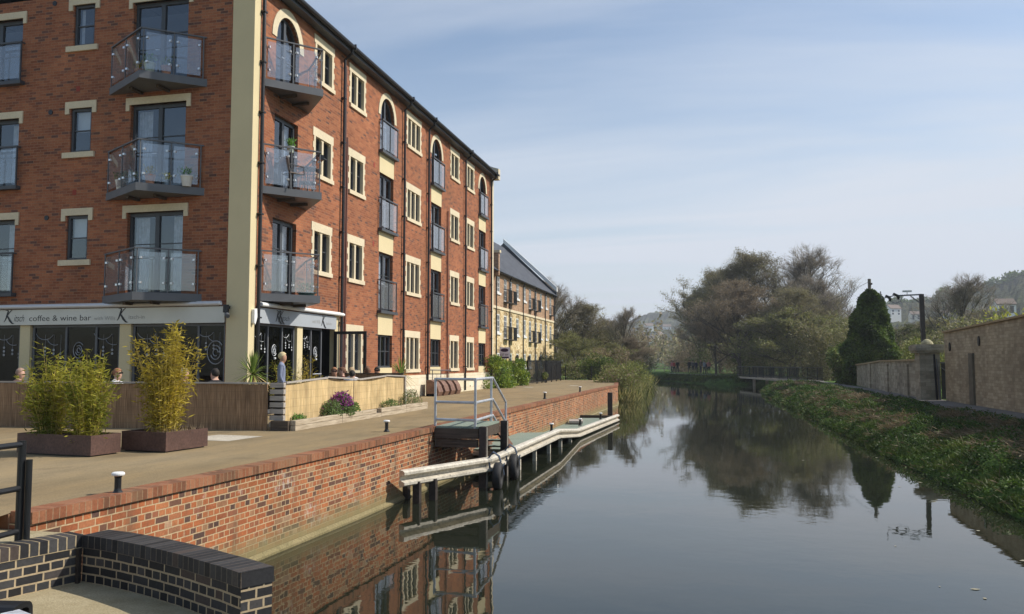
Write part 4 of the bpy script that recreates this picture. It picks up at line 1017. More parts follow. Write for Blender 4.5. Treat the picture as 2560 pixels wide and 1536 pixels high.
def yucca(base, pot_h, R, n, L, label, seed):
    rnd = random.Random(seed); t = thing('cabbage_palm', base, label, 'palm plant', 'spiky cabbage palms on the terrace'); B = Vector(base)
    mb = MB(); mb.lathe([(.13, 0), (.18, .1), (.20, pot_h - .03), (.21, pot_h)], base, 14); mb.build('pot', m_whitepot, t)
    mb = MB(); mb.tube([B + Vector((0, 0, pot_h)), B + Vector((0, 0, pot_h + R))], .035, 8); mb.build('trunk', m_wood, t)
    lm = MB(); c = B + Vector((0, 0, pot_h + R))
    for i in range(n):
        a = rnd.uniform(0, 2 * PI); el = rnd.uniform(-.75, 1.45); d = Vector((math.cos(a) * math.cos(el), math.sin(a) * math.cos(el), math.sin(el))); l = L * rnd.uniform(.75, 1.1); w = .032
        sd = d.cross(Vector((0, 0, 1))); sd = sd.normalized() if sd.length > .01 else Vector((1, 0, 0)); pts = []
        for k, tt in enumerate((0, .35, .7, 1)):
            dr = Vector((0, 0, -l * .28 * tt ** 2 * math.cos(el))); pts.append((c + d * l * tt + dr, w * (.5, 1, .7, .05)[k]))
        for (p, wa), (q, wb) in zip(pts, pts[1:]): lm.add([p - sd * wa / 2, p + sd * wa / 2, q + sd * wb / 2, q - sd * wb / 2], [(0, 1, 2, 3)], 0 if el > -.25 else 1)
    lm.build('fronds', [leafmat('palm_frond', (.30, .38, .09), (.17, .25, .05), .3, 4), leafmat('dead_frond', (.55, .45, .22), (.42, .32, .15), .3, 4)], t); return t
yucca((-10.55, 17.55, Q), .75, .35, 150, .62, 'broad spiky palm in a pale pot at the cream corner of the cafe', 4)
yucca((-9.35, 24.1, Q), .55, .45, 110, .62, 'upright spiky palm in a pot behind the far end of the reed screen', 6)
# flowers and small plants in the sleeper bed
def shrublet(name, c, r, h, n, mats, wts, label, cat, seed, L=.05, w=.02, flower=None):
    rnd = random.Random(seed); mb = MB(); C0 = Vector(c)
    for i in range(n):
        a = rnd.uniform(0, 2 * PI); q = math.sqrt(rnd.random()); z = rnd.random() ** .8; e = math.sqrt(max(0, 1 - z * z * .8))
        p = C0 + Vector((math.cos(a) * q * r * e, math.sin(a) * q * r * e, z * h * (.75 + .35 * rnd.random())))
        m = 0 if rnd.random() < wts else 1
        if m == 1 and p.z < C0.z + h * .45: m = 0
        leafquad(mb, p, (rnd.gauss(0, .7), rnd.gauss(0, .7), rnd.uniform(.1, 1)), L * rnd.uniform(.6, 1.4), w, rnd, m)
    o = mb.build(name, mats, loc=c); return tag(o, label, cat)
m_herb = leafmat('herb_leaf', (.20, .28, .10), (.10, .16, .05), .3, 6); m_purple = leafmat('purple_bloom', (.42, .12, .34), (.30, .07, .26), .3, 8); m_bright = leafmat('bright_leaf', (.16, .34, .05), (.08, .20, .03), .3, 6)
shrublet('lavender_bush', (-8.36, 17.25, Q + .14), .30, .34, 1500, [m_herb, m_purple], .95, 'grey green lavender foliage at the left of the purple flowers', 'lavender', 11)
shrublet('purple_flowers', (-8.34, 17.75, Q + .14), .32, .50, 2400, [m_herb, m_purple], .28, 'clump of purple flowers in the sleeper bed against the pale reed screen', 'flowers', 12, L=.06, w=.035)
shrublet('leafy_plant', (-8.35, 18.35, Q + .14), .22, .27, 900, [m_bright, m_bright], .9, 'bright green leafy plant just right of the purple flowers', 'plant', 13)
shrublet('leafy_plant', (-8.38, 15.75, Q + .14), .22, .13, 420, [m_bright, m_herb], .7, 'low green plant at the near corner of the sleeper bed', 'plant', 14)
shrublet('leafy_plant', (-8.42, 21.0, Q + .14), .30, .22, 600, [m_herb, m_bright], .7, 'small sprawling plant midway along the pale reed screen', 'plant', 15)
shrublet('leafy_plant', (-8.45, 22.6, Q + .14), .34, .42, 900, [m_herb, leafmat('brown_leaf', (.28, .20, .10), (.15, .12, .06))], .6, 'straggly plant at the far end of the sleeper bed', 'plant', 16)

# ---- things on the balconies
def pot(c, r, h, m, label, plant=None, seed=0, ph=.25):
    t = thing('plant_pot', c, label, 'plant pot'); mb = MB(); mb.lathe([(r * .72, 0), (r, h * .85), (r * 1.08, h * .86), (r * 1.08, h)], c, 14); mb.build('pot', m, t)
    if plant:
        rnd = random.Random(seed); lm = MB()
        for i in range(110): leafquad(lm, Vector(c) + Vector((rnd.gauss(0, r * .6), rnd.gauss(0, r * .6), h + rnd.random() * ph * .7)), (rnd.gauss(0, .5), rnd.gauss(0, .5), 1), .09 * rnd.uniform(.5, 1.3), .025, rnd)
        lm.build('plant', plant, t)
    return t
zt, zm, zl = 10.04, 7.14, 4.36
pot((-14.45, 18.25, zt), .13, .24, m_terracotta, 'terracotta pot with yellow plant at the left on the top balcony of the shaded wall', m_bam, 1)
pot((-13.95, 17.98, zt), .14, .28, m_creampot, 'pale green pot with a leafy plant at the prow of the top shaded balcony', m_bright, 2)
pot((-13.62, 18.2, zt), .13, .24, m_terracotta, 'terracotta pot with dark green plant right of the pale pot on the top shaded balcony', m_herb, 3)
pot((-15.1, 18.46, zm), .13, .27, m_whitepot, 'white pot at the far left of the middle shaded balcony', m_herb, 4)
pot((-14.65, 18.30, zm), .14, .24, m_bluepot, 'slate blue pot beside the white one on the middle shaded balcony', m_herb, 5)
pot((-13.85, 18.0, zm), .13, .25, m_terracotta, 'terracotta pot with small flowers on the middle shaded balcony', m_bam, 6)
pot((-13.5, 18.2, zm), .07, .12, m_bluepot, 'tiny pot with yellow daffodils on the middle shaded balcony', leafmat('daffodil', (.75, .62, .05), (.5, .5, .05)), 7)
pot((-13.1, 18.45, zm), .15, .28, m_whitepot, 'large pale pot at the right of the middle shaded balcony', m_bright, 8)
zf = 4.40
t = pot((XB + .42, 21.0, zf), .24, .16, m_greenpot, 'dark green trough with grassy plant on the lowest sunlit balcony', m_herb, 9, .35)
pot((XB + .50, 19.82, 7.24 + 1.0), .10, .17, m_creampot, 'cream pot hooked on the handrail of the middle sunlit balcony', m_bright, 10)
mb = MB(); mb.obox((XB + .72, 20.95, 7.24 + 1.05), (.16, .85, .14), .68); o = mb.build('window_box', m_black); tag(o, 'long black window box hung on the handrail of the middle sunlit balcony', 'window box')
lm = MB(); rnd = random.Random(3)
for i in range(90): leafquad(lm, Vector((XB + .72, 20.95, 7.24 + 1.1)) + Vector((rnd.gauss(0, .04), 0, 0)) + Vector((-.63, .78, 0)) * rnd.uniform(-.4, .4), (rnd.gauss(0, .6), rnd.gauss(0, .6), 1), .07, .02, rnd)
lm.build('plant', m_bright, o)
def chair(loc, rz, label, mseat):
    t = thing('bistro_chair', loc, label, 'chair'); L = Vector(loc); M = Matrix.Rotation(rz, 3, 'Z'); T = lambda x, y, z: L + M @ Vector((x, y, z))
    mb = MB(); mb.prism([T(-.22, -.22, .43), T(.22, -.22, .43), T(.22, .22, .43), T(-.22, .22, .43)], (0, 0, .025)); mb.build('seat', mseat, t)
    mb = MB(); P = [T(-.2, .22, .50), T(.2, .22, .50), T(.24, .28, .80), T(.14, .29, .88), T(-.14, .29, .88), T(-.24, .28, .80)]; mb.prism(P, T(0, .015, 0) - T(0, 0, 0)); mb.build('backrest', mseat, t)
    for x in (-.2, .2):
        for y in (-.2, .2):
            mb = MB(); mb.tube([T(x * 1.15, y * 1.15, 0), T(x, y, .43)] + ([T(x, .25, .62)] if y > 0 else []), .012, 6); mb.build('leg', m_steel, t)
    mb = MB()
    for x in (-.24, .24): mb.tube([T(x, -.2, .43), T(x, -.18, .64), T(x, .24, .66)], .012, 6)
    mb.build('armrest', m_steel, t); return t
m_taupe = plain('taupe_mesh_fabric', (.22, .18, .16), .8)
chair((XB + .50, 19.98, 7.24), 2.6, 'taupe mesh armchair at the near end of the middle sunlit balcony', m_taupe); chair((XB + .36, 21.05, 7.24), -1.0, 'taupe mesh chair behind the round table on the middle sunlit balcony', m_taupe)
bt = thing('bistro_table', (XB + .62, 20.55, 7.24), 'small round glass topped table on the middle sunlit balcony', 'table'); c = (XB + .62, 20.55, 7.24)
mb = MB(); mb.lathe([(.27, .70), (.28, .715), (.27, .73)], c, 24); mb.build('tabletop', m_steel, bt)
for a in (0, 2.1, 4.2):
    mb = MB(); mb.tube([(c[0] + .24 * math.cos(a), c[1] + .24 * math.sin(a), c[2]), (c[0] + .05 * math.cos(a), c[1] + .05 * math.sin(a), c[2] + .35), (c[0] + .1 * math.cos(a), c[1] + .1 * math.sin(a), c[2] + .70)], .012, 6); mb.build('leg', m_steel, bt)
# curved steel seat by the plinth and the little hoops behind it
se = thing('curved_steel_seat', (-10.7, 33.6, Q), 'rust brown seat of four curved steel ribs against the cream plinth', 'seat')
for i in range(4):
    mb = MB(); y0 = 31.6 + i * .85; x0 = -11.15; pts = []
    arc = [(0, .66), (.16, .66), (.34, .58), (.46, .42), (.54, .18), (.46, .0), (.30, .0), (0, .0)]
    mb.prism([(x0 + a, y0, Q + b) for a, b in arc], (0, .55, 0)); mb.build('rib', m_rustlight, se)
mb = MB(); mb.box(-11.13, 31.6, Q, -10.78, 34.7, Q + .10); mb.build('base', m_rust, se)
hp = thing('steel_hoop_rail', (-11.2, 33.5, Q), 'thin steel rail on three legs above the curved seat by the wall', 'rail')
mb = MB(); mb.tube([(-11.2, 32.2, 2.28), (-11.2, 35.0, 2.24)], .025, 6); mb.build('bar', m_steel, hp)
for y in (32.5, 33.6, 34.7):
    mb = MB(); mb.tube([(-11.2, y, Q), (-11.2, y, 2.26)], .018, 6); mb.build('leg', m_steel, hp)
# pale patches set in the paving
mb = MB(); mb.poly([(-9.3, 13.0, Q + .004), (-8.2, 12.9, Q + .004), (-8.1, 13.9, Q + .004), (-9.1, 14.0, Q + .004)]); tag(mb.build('paving_patch', m_conc), kind='structure')
for p in ((-8.0, 47.5), (-10.0, 44.2)):
    mb = MB(); mb.poly([(p[0], p[1], Q + .004), (p[0] + .5, p[1], Q + .004), (p[0] + .5, p[1] + .7, Q + .004), (p[0], p[1] + .7, Q + .004)]); tag(mb.build('paving_patch', m_conc), kind='structure')
# ------------------------------------------------------------------ the stone and brick terrace beyond
F3 = Fac('x', -16.1)
tr = thing('terraced_house_row', (-21, 73, Q), 'three storey terrace with bath stone lower floors, brick top floor, slate roof and white windows', 'building')
Y0, Y1 = 58.0, 86.3
hs = []; EV = 9.72; ST = 6.88
bays = [(61.5, 65.9, 'wt'), (65.9, 71.0, 'tw'), (71.0, 76.1, 'wt'), (76.1, 81.1, 'tw'), (81.1, 86.3, 'wt')]
def upvc(u0, u1, z0, z1, sill=True, n=2, arch=None):
    fr = MB(); w = .10
    F3.box(fr, u0, u0 + w, z0, z1, -.12, -.03); F3.box(fr, u1 - w, u1, z0, z1, -.12, -.03); F3.box(fr, u0 + w, u1 - w, z0, z0 + w, -.12, -.03); F3.box(fr, u0 + w, u1 - w, z1 - w, z1, -.12, -.03)
    F3.box(fr, (u0 + u1) / 2 - .04, (u0 + u1) / 2 + .04, z0 + w, z1 - w, -.12, -.03)
    for t in np.linspace(0, 1, n + 2)[1:-1]:
        z = z0 + (z1 - z0) * t; F3.box(fr, u0 + w, (u0 + u1) / 2 - .04, z - .02, z + .02, -.11, -.05); F3.box(fr, (u0 + u1) / 2 + .04, u1 - w, z - .02, z + .02, -.11, -.05)
    if sill: F3.box(fr, u0 - .12, u1 + .12, z0 - .16, z0, -.1, .09)
    o = fr.build('window', m_upvc, tr); p = MB(); F3.quad(p, u0 + .05, u1 - .05, z0 + .05, z1 - .05, -.09); p.build('pane', m_glass, o)
    if arch:
        a = MB(); F3.arc_band(a, u0 + .02, u1 - .02, z1 + .03, z1 + .22, .10, -.01, .03, N=8); a.poly([F3.P(u0 + (u1 - u0) * (0.5 - .5 * math.cos(PI * i / 8)), z1 + .03 + .19 * math.sin(PI * i / 8), .004) for i in range(9)]); a.build('arch', m_stonehood, o)
    return o
m_stonehood = plain('weathered_arch_stone', (.36, .27, .15), .9)
m_rail = plain('dark_balcony_rail', (.03, .03, .03), .5)
def jbal(u0, u1, z):
    mb = MB(); d = .42
    F3.box(mb, u0 - .05, u1 + .05, z - .08, z, 0, d)
    for a in np.linspace(u0 - .03, u1 + .03, 13): F3.box(mb, a - .012, a + .012, z, z + .98, d - .03, d - .005)
    for dd in (.1, .22, .32): F3.box(mb, u0 - .05, u0 - .03, z, z + .98, dd, dd + .02); F3.box(mb, u1 + .03, u1 + .05, z, z + .98, dd, dd + .02)
    F3.box(mb, u0 - .05, u1 + .05, z + .98, z + 1.02, d - .04, d); F3.box(mb, u0 - .05, u0 - .02, z + .98, z + 1.02, 0, d - .04); F3.box(mb, u1 + .02, u1 + .05, z + .98, z + 1.02, 0, d - .04)
    mb.build('balcony_rail', m_rail, tr)
k = 0
for (a, b, pat) in bays:
    pos = [(a + .45, 'w' if pat[0] == 'w' else 't'), (a + 2.75, 'w' if pat[1] == 'w' else 't')]
    for (u, ty) in pos:
        if ty == 't': u -= .25 * (1 if pat[0] == 't' else -.1)
        W = 1.05
        if ty == 'w':
            hs += [(u, u + W, 8.08, 9.36), (u, u + W, 4.92, 6.40)]; upvc(u, u + W, 8.08, 9.36); upvc(u, u + W, 4.92, 6.40, arch=1)
        else:
            hs += [(u, u + W, 7.52, 9.36), (u, u + W, 4.50, 6.40)]; upvc(u, u + W, 7.52, 9.36, False, 3); jbal(u - .05, u + W + .05, 7.48); upvc(u, u + W, 4.50, 6.40, False, 3, arch=1); jbal(u - .05, u + W + .05, 4.46)
        if k % 3 == 0:
            hs.append((u, u + W, Q + .05, 3.35)); o = upvc(u, u + W, Q + .05, 3.35, False, 4, arch=1); 
        else:
            hs.append((u, u + W, 2.15, 3.35)); upvc(u, u + W, 2.15, 3.35, arch=1)
        k += 1
lo = [h for h in hs if h[3] < ST]; hi = [h for h in hs if h[3] > ST]
mb = MB(); F3.wall(mb, Y0, Y1, Q, ST, lo, .13); mb.build('stone_wall', m_bath, tr)
mb = MB(); F3.wall(mb, Y0, Y1, ST, EV, hi, .13); mb.build('brick_wall', m_tbrick, tr)
mb = MB(); F3.box(mb, Y0, Y1 + .02, ST - .10, ST + .10, 0, .09); mb.build('string_course', m_stone, tr)
RX = -21.6; RZ = 15.1
mb = MB(); mb.poly([(-16.1, Y1, Q), (-27.2, Y1, Q), (-27.2, Y1, EV), (RX, Y1, RZ - .2), (-16.1, Y1, EV)]); mb.poly([(-16.1, Y0, Q), (-27.2, Y0, Q), (-27.2, Y0, EV), (RX, Y0, RZ - .2), (-16.1, Y0, EV)]); mb.build('gable_wall', m_bath, tr)
mb = MB(); mb.prism([(-15.8, Y0, EV - .08), (-15.8, Y0, EV + .04), (RX, Y0, RZ), (-27.4, Y0, EV), (-27.4, Y0, EV - .1), (RX, Y0, RZ - .15)], (0, Y1 - Y0 - .3, 0)); mb.build('roof', m_slate, tr)
mb = MB(); mb.prism([(-15.75, Y1 - .3, EV - .2), (-15.75, Y1 - .3, EV + .40), (-16.1, Y1 - .3, EV + .55), (RX, Y1 - .3, RZ + .45), (-27.4, Y1 - .3, EV + .3), (-27.4, Y1 - .3, EV - .2)], (0, .3, 0)); mb.build('verge_parapet', m_slate, tr)
mb = MB(); mb.prism([(-15.7, Y1 - .38, EV + .40), (-15.7, Y1 - .38, EV + .86), (RX, Y1 - .38, RZ + .92), (RX, Y1 - .38, RZ + .46)], (0, .45, 0)); mb.build('verge_coping', m_white, tr)
mb = MB(); mb.box(-16.1, 61.0, EV - .4, -15.7, 61.35, EV + 1.35); mb.build('party_wall_pier', m_tbrick, tr); mb = MB(); mb.box(-16.2, 60.95, EV + 1.35, -15.6, 61.4, EV + 1.55); mb.build('pier_cap', m_stone, tr)
mb = MB(); mb.tube([(-15.78, Y0, EV - .05), (-15.78, Y1, EV - .05)], .09, 8); mb.build('gutter', m_pipe, tr)
for i, y in enumerate((61.5, 65.9, 71.0, 76.1, 81.1, 86.1)):
    mb = MB(); mb.tube([(-15.85, y, EV - .1), (-16.0, y, EV - .5), (-16.0, y, Q)], .055, 6); mb.build('rainwater_pipe', m_pipe, tr)
for y in (68.4, 73.2, 78.3, 83.2):
    mb = MB(); mb.box(-16.08, y - .1, 2.75, -15.85, y + .1, 3.1); mb.lathe([(.03, 3.1), (.12, 3.12), (.02, 3.25)], (-15.95, y, 0), 8); mb.build('wall_lantern', m_black, tr)
for y in (64.0, 72.0):
    mb = MB(); mb.lathe([(.12, 0), (.10, .3), (.06, .35)], (RX, y, RZ), 8); mb.build('ridge_vent', m_black, tr)
mb = MB(); mb.box(-27, Y0 + .2, Q, -17.3, Y1 - .2, EV); mb.build('room_interior', m_room, tr)
# let board
sgn = thing('letting_board', (-11.9, 46.6, Q), 'purple and white LET BY estate board on a post above the laurel hedge', 'sign')
mb = MB(); mb.box(-11.93, 46.60, Q, -11.85, 46.68, 3.5); mb.build('post', m_white, sgn)
mb = MB(); mb.obox((-11.62, 46.58, 3.14), (.58, .03, .66), 0); mb.build('board', plain('pale_lilac_board', (.86, .82, .92), .5), sgn)
m_pur = plain('deep_purple_print', (.05, .02, .07), .5)
mb = MB(); c = []
for i in range(24): c.append((-11.62 + .24 * math.cos(2 * PI * i / 24), 46.562, 3.30 + .10 * math.sin(2 * PI * i / 24)))
mb.poly(c); mb.build('oval', m_pur, sgn)
mb = MB(); mb.box(-11.88, 46.558, 2.83, -11.36, 46.563, 2.92); mb.build('strip', m_pur, sgn)
text(Fac('y', 46.62), 'LET BY', -11.86, 2.98, .17, .46, .06, m_pur, sgn)
# ------------------------------------------------------------------ foliage and trees
m_bark = plain('grey_brown_bark', (.10, .085, .065), .95, var=.35, scale=6)
m_barkpale = plain('pale_birch_bark', (.34, .31, .26), .9, var=.3, scale=5)
m_twig = leafmat('bare_twigs', (.38, .325, .25), (.25, .21, .165), .1, .35)
m_bud = leafmat('olive_buds', (.29, .265, .125), (.20, .175, .09), .35, .2)
m_greenbud = leafmat('fresh_green_leaf', (.24, .25, .075), (.16, .16, .055), .35, .2)
m_brownbud = leafmat('russet_buds', (.30, .23, .14), (.21, .165, .105), .35, .2)
m_ivy = leafmat('ivy_leaf', (.15, .21, .04), (.055, .09, .02), .25, .9)
m_laurel = leafmat('laurel_leaf', (.30, .36, .05), (.10, .18, .03), .3, 2, .35)
m_shrub = leafmat('bank_shrub_leaf', (.26, .27, .08), (.15, .18, .05), .3, .8)
m_yellow = leafmat('yellow_green_leaf', (.50, .48, .08), (.34, .36, .07), .4, 1)
def grow(seed, Ht, spread, lv, nb, upr=.5, first=.25, tw=9, twL=.9, twW=.03, leafn=3, leafL=.16, leafW=.10, r0=None, lean=0.0):
    """branching skeleton; returns MB of wood, MB of twigs + buds, in local coordinates"""
    rnd = random.Random(seed); wd = MB(); cr = MB(); r0 = r0 or Ht * .016
    def twigs(p, d, n):
        for _ in range(n):
            dd = (d + Vector((rnd.gauss(0, .55), rnd.gauss(0, .55), rnd.gauss(.15, .45)))).normalized(); L = twL * rnd.uniform(.5, 1.3)
            s_ = dd.cross(Vector((rnd.gauss(0, 1), rnd.gauss(0, 1), rnd.gauss(0, 1)))).normalized(); q = p + dd * L
            cr.add([p - s_ * twW / 2, p + s_ * twW / 2, q], [(0, 1, 2)], 0)
            for k in range(leafn):
                c = p + dd * L * rnd.uniform(.3, 1.1) + Vector((rnd.gauss(0, .08), rnd.gauss(0, .08), rnd.gauss(0, .08))); leafquad(cr, c, (rnd.gauss(0, 1), rnd.gauss(0, 1), rnd.gauss(0, 1)), leafL * rnd.uniform(.5, 1.4), leafW, rnd, 1)
    def br(p, d, L, r, lev):
        n = 4; pts = [p]; q = p; dd = d
        for i in range(n):
            dd = (dd + Vector((rnd.gauss(0, .06), rnd.gauss(0, .06), rnd.gauss(.01, .05)))).normalized(); q = q + dd * L / n; pts.append(q)
        rs = [r * (1 - .62 * i / n) for i in range(n + 1)]
        wd.tube(pts, rs, 6 if lev == 0 else (4 if lev == 1 else 3), 0, cap=False)
        if lev >= lv:
            for i in range(1, n + 1): twigs(pts[i], dd, tw // 2 if i < n else tw)
            return
        k = nb[lev]
        for j in range(k):
            t = first + (1 - first) * (j + rnd.uniform(.2, .8)) / k if lev == 0 else rnd.uniform(.25, 1)
            f = t * n; i = min(int(f), n - 1); b = pts[i].lerp(pts[i + 1], f - i)
            a = rnd.uniform(0, 2 * PI) + j * 2.4; ax = dd.cross(Vector((0, 0, 1))); 
            side = Vector((math.cos(a), math.sin(a), 0)); u = upr + rnd.gauss(0, .10) + (.22 * t - .06 if lev == 0 else 0)
            nd = (dd * u + side * (1 - u) * spread + Vector((0, 0, .12))).normalized()
            ll = L * (.60 if lev == 0 else .56) * ((1.25 - .85 * t) if lev == 0 else (1.15 - .55 * t)) * rnd.uniform(.8, 1.2)
            br(b, nd, ll, r * .5 * (1.1 - .4 * t), lev + 1)
        if lev == 0: twigs(q, dd, tw)
    br(Vector((0, 0, -.2)), Vector((lean, 0, 1)).normalized(), Ht * .93, r0, 0)
    return wd, cr
HREAL = {}
def tree_proto(seed, mats, label='x', name='bare_tree', bark=None, **kw):
    wd, cr = grow(seed, **kw); t = thing(name, (0, 0, 0), label, 'tree')
    HREAL[t.name] = float(np.percentile([v[2] for v in cr.v], 99.7)); wd.build('trunk', bark or m_bark, t); cr.build('crown', mats, t); return t
def AX(px, Y): return Y * math.tan(math.atan((px - 1280) / 2054.6) - .2355)
BIG = dict(spread=1.0, lv=3, nb=[18, 7, 5], upr=.54, first=.14)
pA = tree_proto(21, [m_twig, m_bud], Ht=15, tw=8, twL=1.05, leafn=3, leafL=.17, leafW=.09, **BIG)
pB = tree_proto(22, [m_twig, m_brownbud], Ht=15, tw=8, twL=1.05, leafn=3, leafL=.17, leafW=.09, **dict(BIG, upr=.56, nb=[20, 7, 5]))
pC = tree_proto(23, [m_twig, m_twig], Ht=15, tw=6, twL=1.1, leafn=1, leafL=.12, leafW=.05, **dict(BIG, upr=.60, nb=[20, 7, 5], first=.18))
pD = tree_proto(24, [m_twig, m_greenbud], Ht=11, tw=6, twL=.8, leafn=3, leafL=.20, leafW=.13, **dict(BIG, upr=.4, first=.1, nb=[14, 6, 4]))
protos = {'A': (pA, 15), 'B': (pB, 15), 'C': (pC, 15), 'D': (pD, 11)}
used = set()
def tree(kind, px, Y, top, width, label, group, rz=0, name=None, z0=.9):
    """top: picture height of the crown top; width: spread factor"""
    p, h0 = protos[kind]; x = AX(px, Y); dep = .9724 * Y - .2333 * x; Ht = H + (906 - top) / 2050 * dep - z0; s = Ht / HREAL[p.name]; width *= 1.3
    o = p if kind not in used else copy_tree(p); used.add(kind)
    put(o, (x, Y, z0), rz, (s * width, s * width, s), label, group)
    return o
G1 = 'leafless trees in the wood across the canal'; G2 = 'bare trees on the near bank beyond the quay'
tree('C', 1975, 125, 622, 1.0, 'tall open bare tree with a double top at the right of the wood', G1, .3)
tree('A', 1890, 122, 632, .95, 'tall bare tree left of the double topped one in the wood', G1, 1.9)
tree('A', 1800, 130, 675, 1.0, 'brown hazy tree in the middle left of the wood', G1, 3.6)
tree('A', 1752, 135, 730, .95, 'leftmost big tree leaning out over the canal bend', G1, .8)
tree('B', 1850, 112, 700, 1.1, 'dense russet tree at the front of the wood', G1, 4.4)
tree('B', 1790, 118, 770, 1.1, 'low spreading russet tree above the group of walkers', G1, 2.2)
tree('D', 1930, 112, 750, 1.2, 'greenish tree behind the left end of the footbridge', G1, 1.0)
tree('C', 2045, 118, 690, 1.05, 'bare tree sloping down at the right shoulder of the wood', G1, 5.1)
tree('C', 2092, 105, 722, .75, 'small round topped bare tree left of the ivy clad pole', G1, 2.7)
tree('D', 2010, 100, 770, 1.5, 'olive green tree behind the right end of the footbridge', G1, 3.9)
tree('A', 1985, 104, 720, 1.1, 'twiggy tree in front of the double topped tree', G1, 5.5)
tree('D', 2085, 92, 800, 1.3, 'green scrubby tree against the left of the ivy clad pole', G1, .4)
tree('C', 2378, 88, 690, 1.0, 'lone bare tree rising behind the stone wall on the right', 'bare trees behind the stone wall', .2)
tree('D', 2265, 85, 812, 1.5, 'olive bush like tree behind the lamp post', 'bare trees behind the stone wall', 1.3)
tree('A', 2340, 100, 800, 1.6, 'wide low brown tree behind the gate', 'bare trees behind the stone wall', 2.1)
tree('A', 2460, 110, 775, 1.3, 'brown tree behind the yellow bush on the right', 'bare trees behind the stone wall', 4.0)
tree('C', 1402, 92, 690, 1.0, 'tall bare tree at the end of the stone terrace', G2, 4.2, z0=1.1)
tree('A', 1466, 96, 760, 1.15, 'round brown tree right of the terrace end', G2, 2.4, z0=1.1)
tree('C', 1545, 92, 768, .8, 'slim pale twigged tree above the quay corner', G2, .9, z0=1.1)
tree('B', 1508, 110, 800, 1.3, 'russet tree behind the quay railings', G2, 1.7, z0=1.1)
tree('D', 1440, 80, 830, 1.2, 'greenish small tree on the lawn behind the black railings', G2, 3.1, z0=1.1)
tree('D', 1530, 78, 858, 1.3, 'olive bushy tree just beyond the quay corner', G2, 5.0, z0=1.1)
tree('B', 1580, 88, 845, 1.1, 'small spreading bare tree leaning over the canal at the bank end', G2, .1, z0=1.0)
THICK = []
def mass(name, c, size, n, mats, label, cat, seed, L=.18, w=.11, lumps=9, group=None, wt=.75, cone=0.0, trunk=None, fill=.45, kind=None):
    """leafy body: clumps of leaves scattered over lumpy blobs"""
    rnd = random.Random(seed); t = thing(name, c, label, cat, group); C0 = Vector(c); mb = MB(); bl = []
    for i in range(lumps):
        zf = rnd.uniform(.08, .95); k = 1 - cone * zf; a = rnd.uniform(0, 2 * PI); q = math.sqrt(rnd.random()) * .62 * k
        bl.append((Vector((math.cos(a) * q * size[0], math.sin(a) * q * size[1], zf * size[2] * .86)), rnd.uniform(.26, .44) * (1 - cone * zf * .72)))
    for i in range(n):
        b, r = bl[rnd.randrange(lumps)]; d = Vector((rnd.gauss(0, 1), rnd.gauss(0, 1), rnd.gauss(0, 1))).normalized(); q = r * (1 - fill * rnd.random() ** 2) * (1 + .12 * rnd.gauss(0, 1))
        p = b + Vector((d.x * size[0] * q, d.y * size[1] * q, d.z * size[2] * q * .62)); 
        if p.z < 0: p.z = rnd.random() * .2
        dd = d + Vector((rnd.gauss(0, .7), rnd.gauss(0, .7), rnd.gauss(0, .7)))
        leafquad(mb, C0 + p, dd, L * rnd.uniform(.5, 1.5), w * rnd.uniform(.7, 1.3), rnd, 0 if rnd.random() < wt else len(mats) - 1)
    mb.build('foliage', mats, t)
    tb = MB(); tb.tube([C0 + Vector((0, 0, -.2)), C0 + Vector((0, 0, size[2] * .55))], [.05 * size[0] ** .5, .02], 6)
    for i in range(4): a = i * 1.6; tb.tube([C0 + Vector((0, 0, .1)), C0 + Vector((math.cos(a) * size[0] * .4, math.sin(a) * size[1] * .4, size[2] * .6))], [.04, .012], 4, cap=False)
    tb.build('stems', m_bark, t); return t
mass('laurel_bush', (-11.2, 42.9, Q), (1.0, 2.6, 1.75), 5200, [m_laurel, m_laurel], 'glossy laurel bush touching the end of the brick building', 'bush', 31, .13, .07, 12, 'laurel bushes outside the terrace')
mass('laurel_bush', (-11.15, 47.6, Q), (.95, 2.4, 1.6), 4200, [m_laurel, m_laurel], 'second laurel bush below the letting board', 'bush', 32, .13, .07, 12, 'laurel bushes outside the terrace')
mass('garden_shrub', (-10.9, 54.0, Q), (.6, .9, .9), 900, [m_shrub, m_ivy], 'small round shrub at the foot of the dark railings', 'bush', 33, .12, .07, 5)
# reeds and willow scrub on the bank beyond the quay corner
mass('waterside_shrub', (-6.1, 57.5, .15), (1.9, 3.0, 2.4), 6200, [m_shrub, m_brownbud], 'olive green waterside shrub against the quay corner', 'bush', 34, .20, .07, 16, 'shrubs at the water beyond the quay')
mass('waterside_shrub', (-6.8, 69.0, .15), (2.0, 4.0, 2.5), 5200, [m_shrub, m_greenbud], 'lower green waterside shrub farther along the bank', 'bush', 35, .22, .08, 14, 'shrubs at the water beyond the quay')
mass('waterside_shrub', (-7.3, 84.0, .2), (1.7, 5.0, 2.4), 4200, [m_shrub, m_yellow], 'yellowish waterside shrub at the end of the left bank', 'bush', 36, .24, .09, 14, 'shrubs at the water beyond the quay')
mass('waterside_shrub', (-9.0, 76.0, .9), (2.2, 6.0, 3.2), 4600, [m_brownbud, m_greenbud], 'tall brownish thicket behind the waterside shrubs', 'bush', 37, .22, .08, 16, 'shrubs at the water beyond the quay')
mass('park_shrub', (-11.0, 70.0, 1.1), (3.4, 2.0, 1.5), 4500, [m_shrub, m_brownbud], 'low dark shrub bed behind the quay railings', 'bush', 38, .18, .07, 12)
mass('park_shrub', (-9.2, 67.5, 1.1), (1.8, 1.5, 2.2), 3600, [m_ivy, m_greenbud], 'dark green upright shrub behind the right end of the quay railings', 'bush', 39, .18, .08, 12)

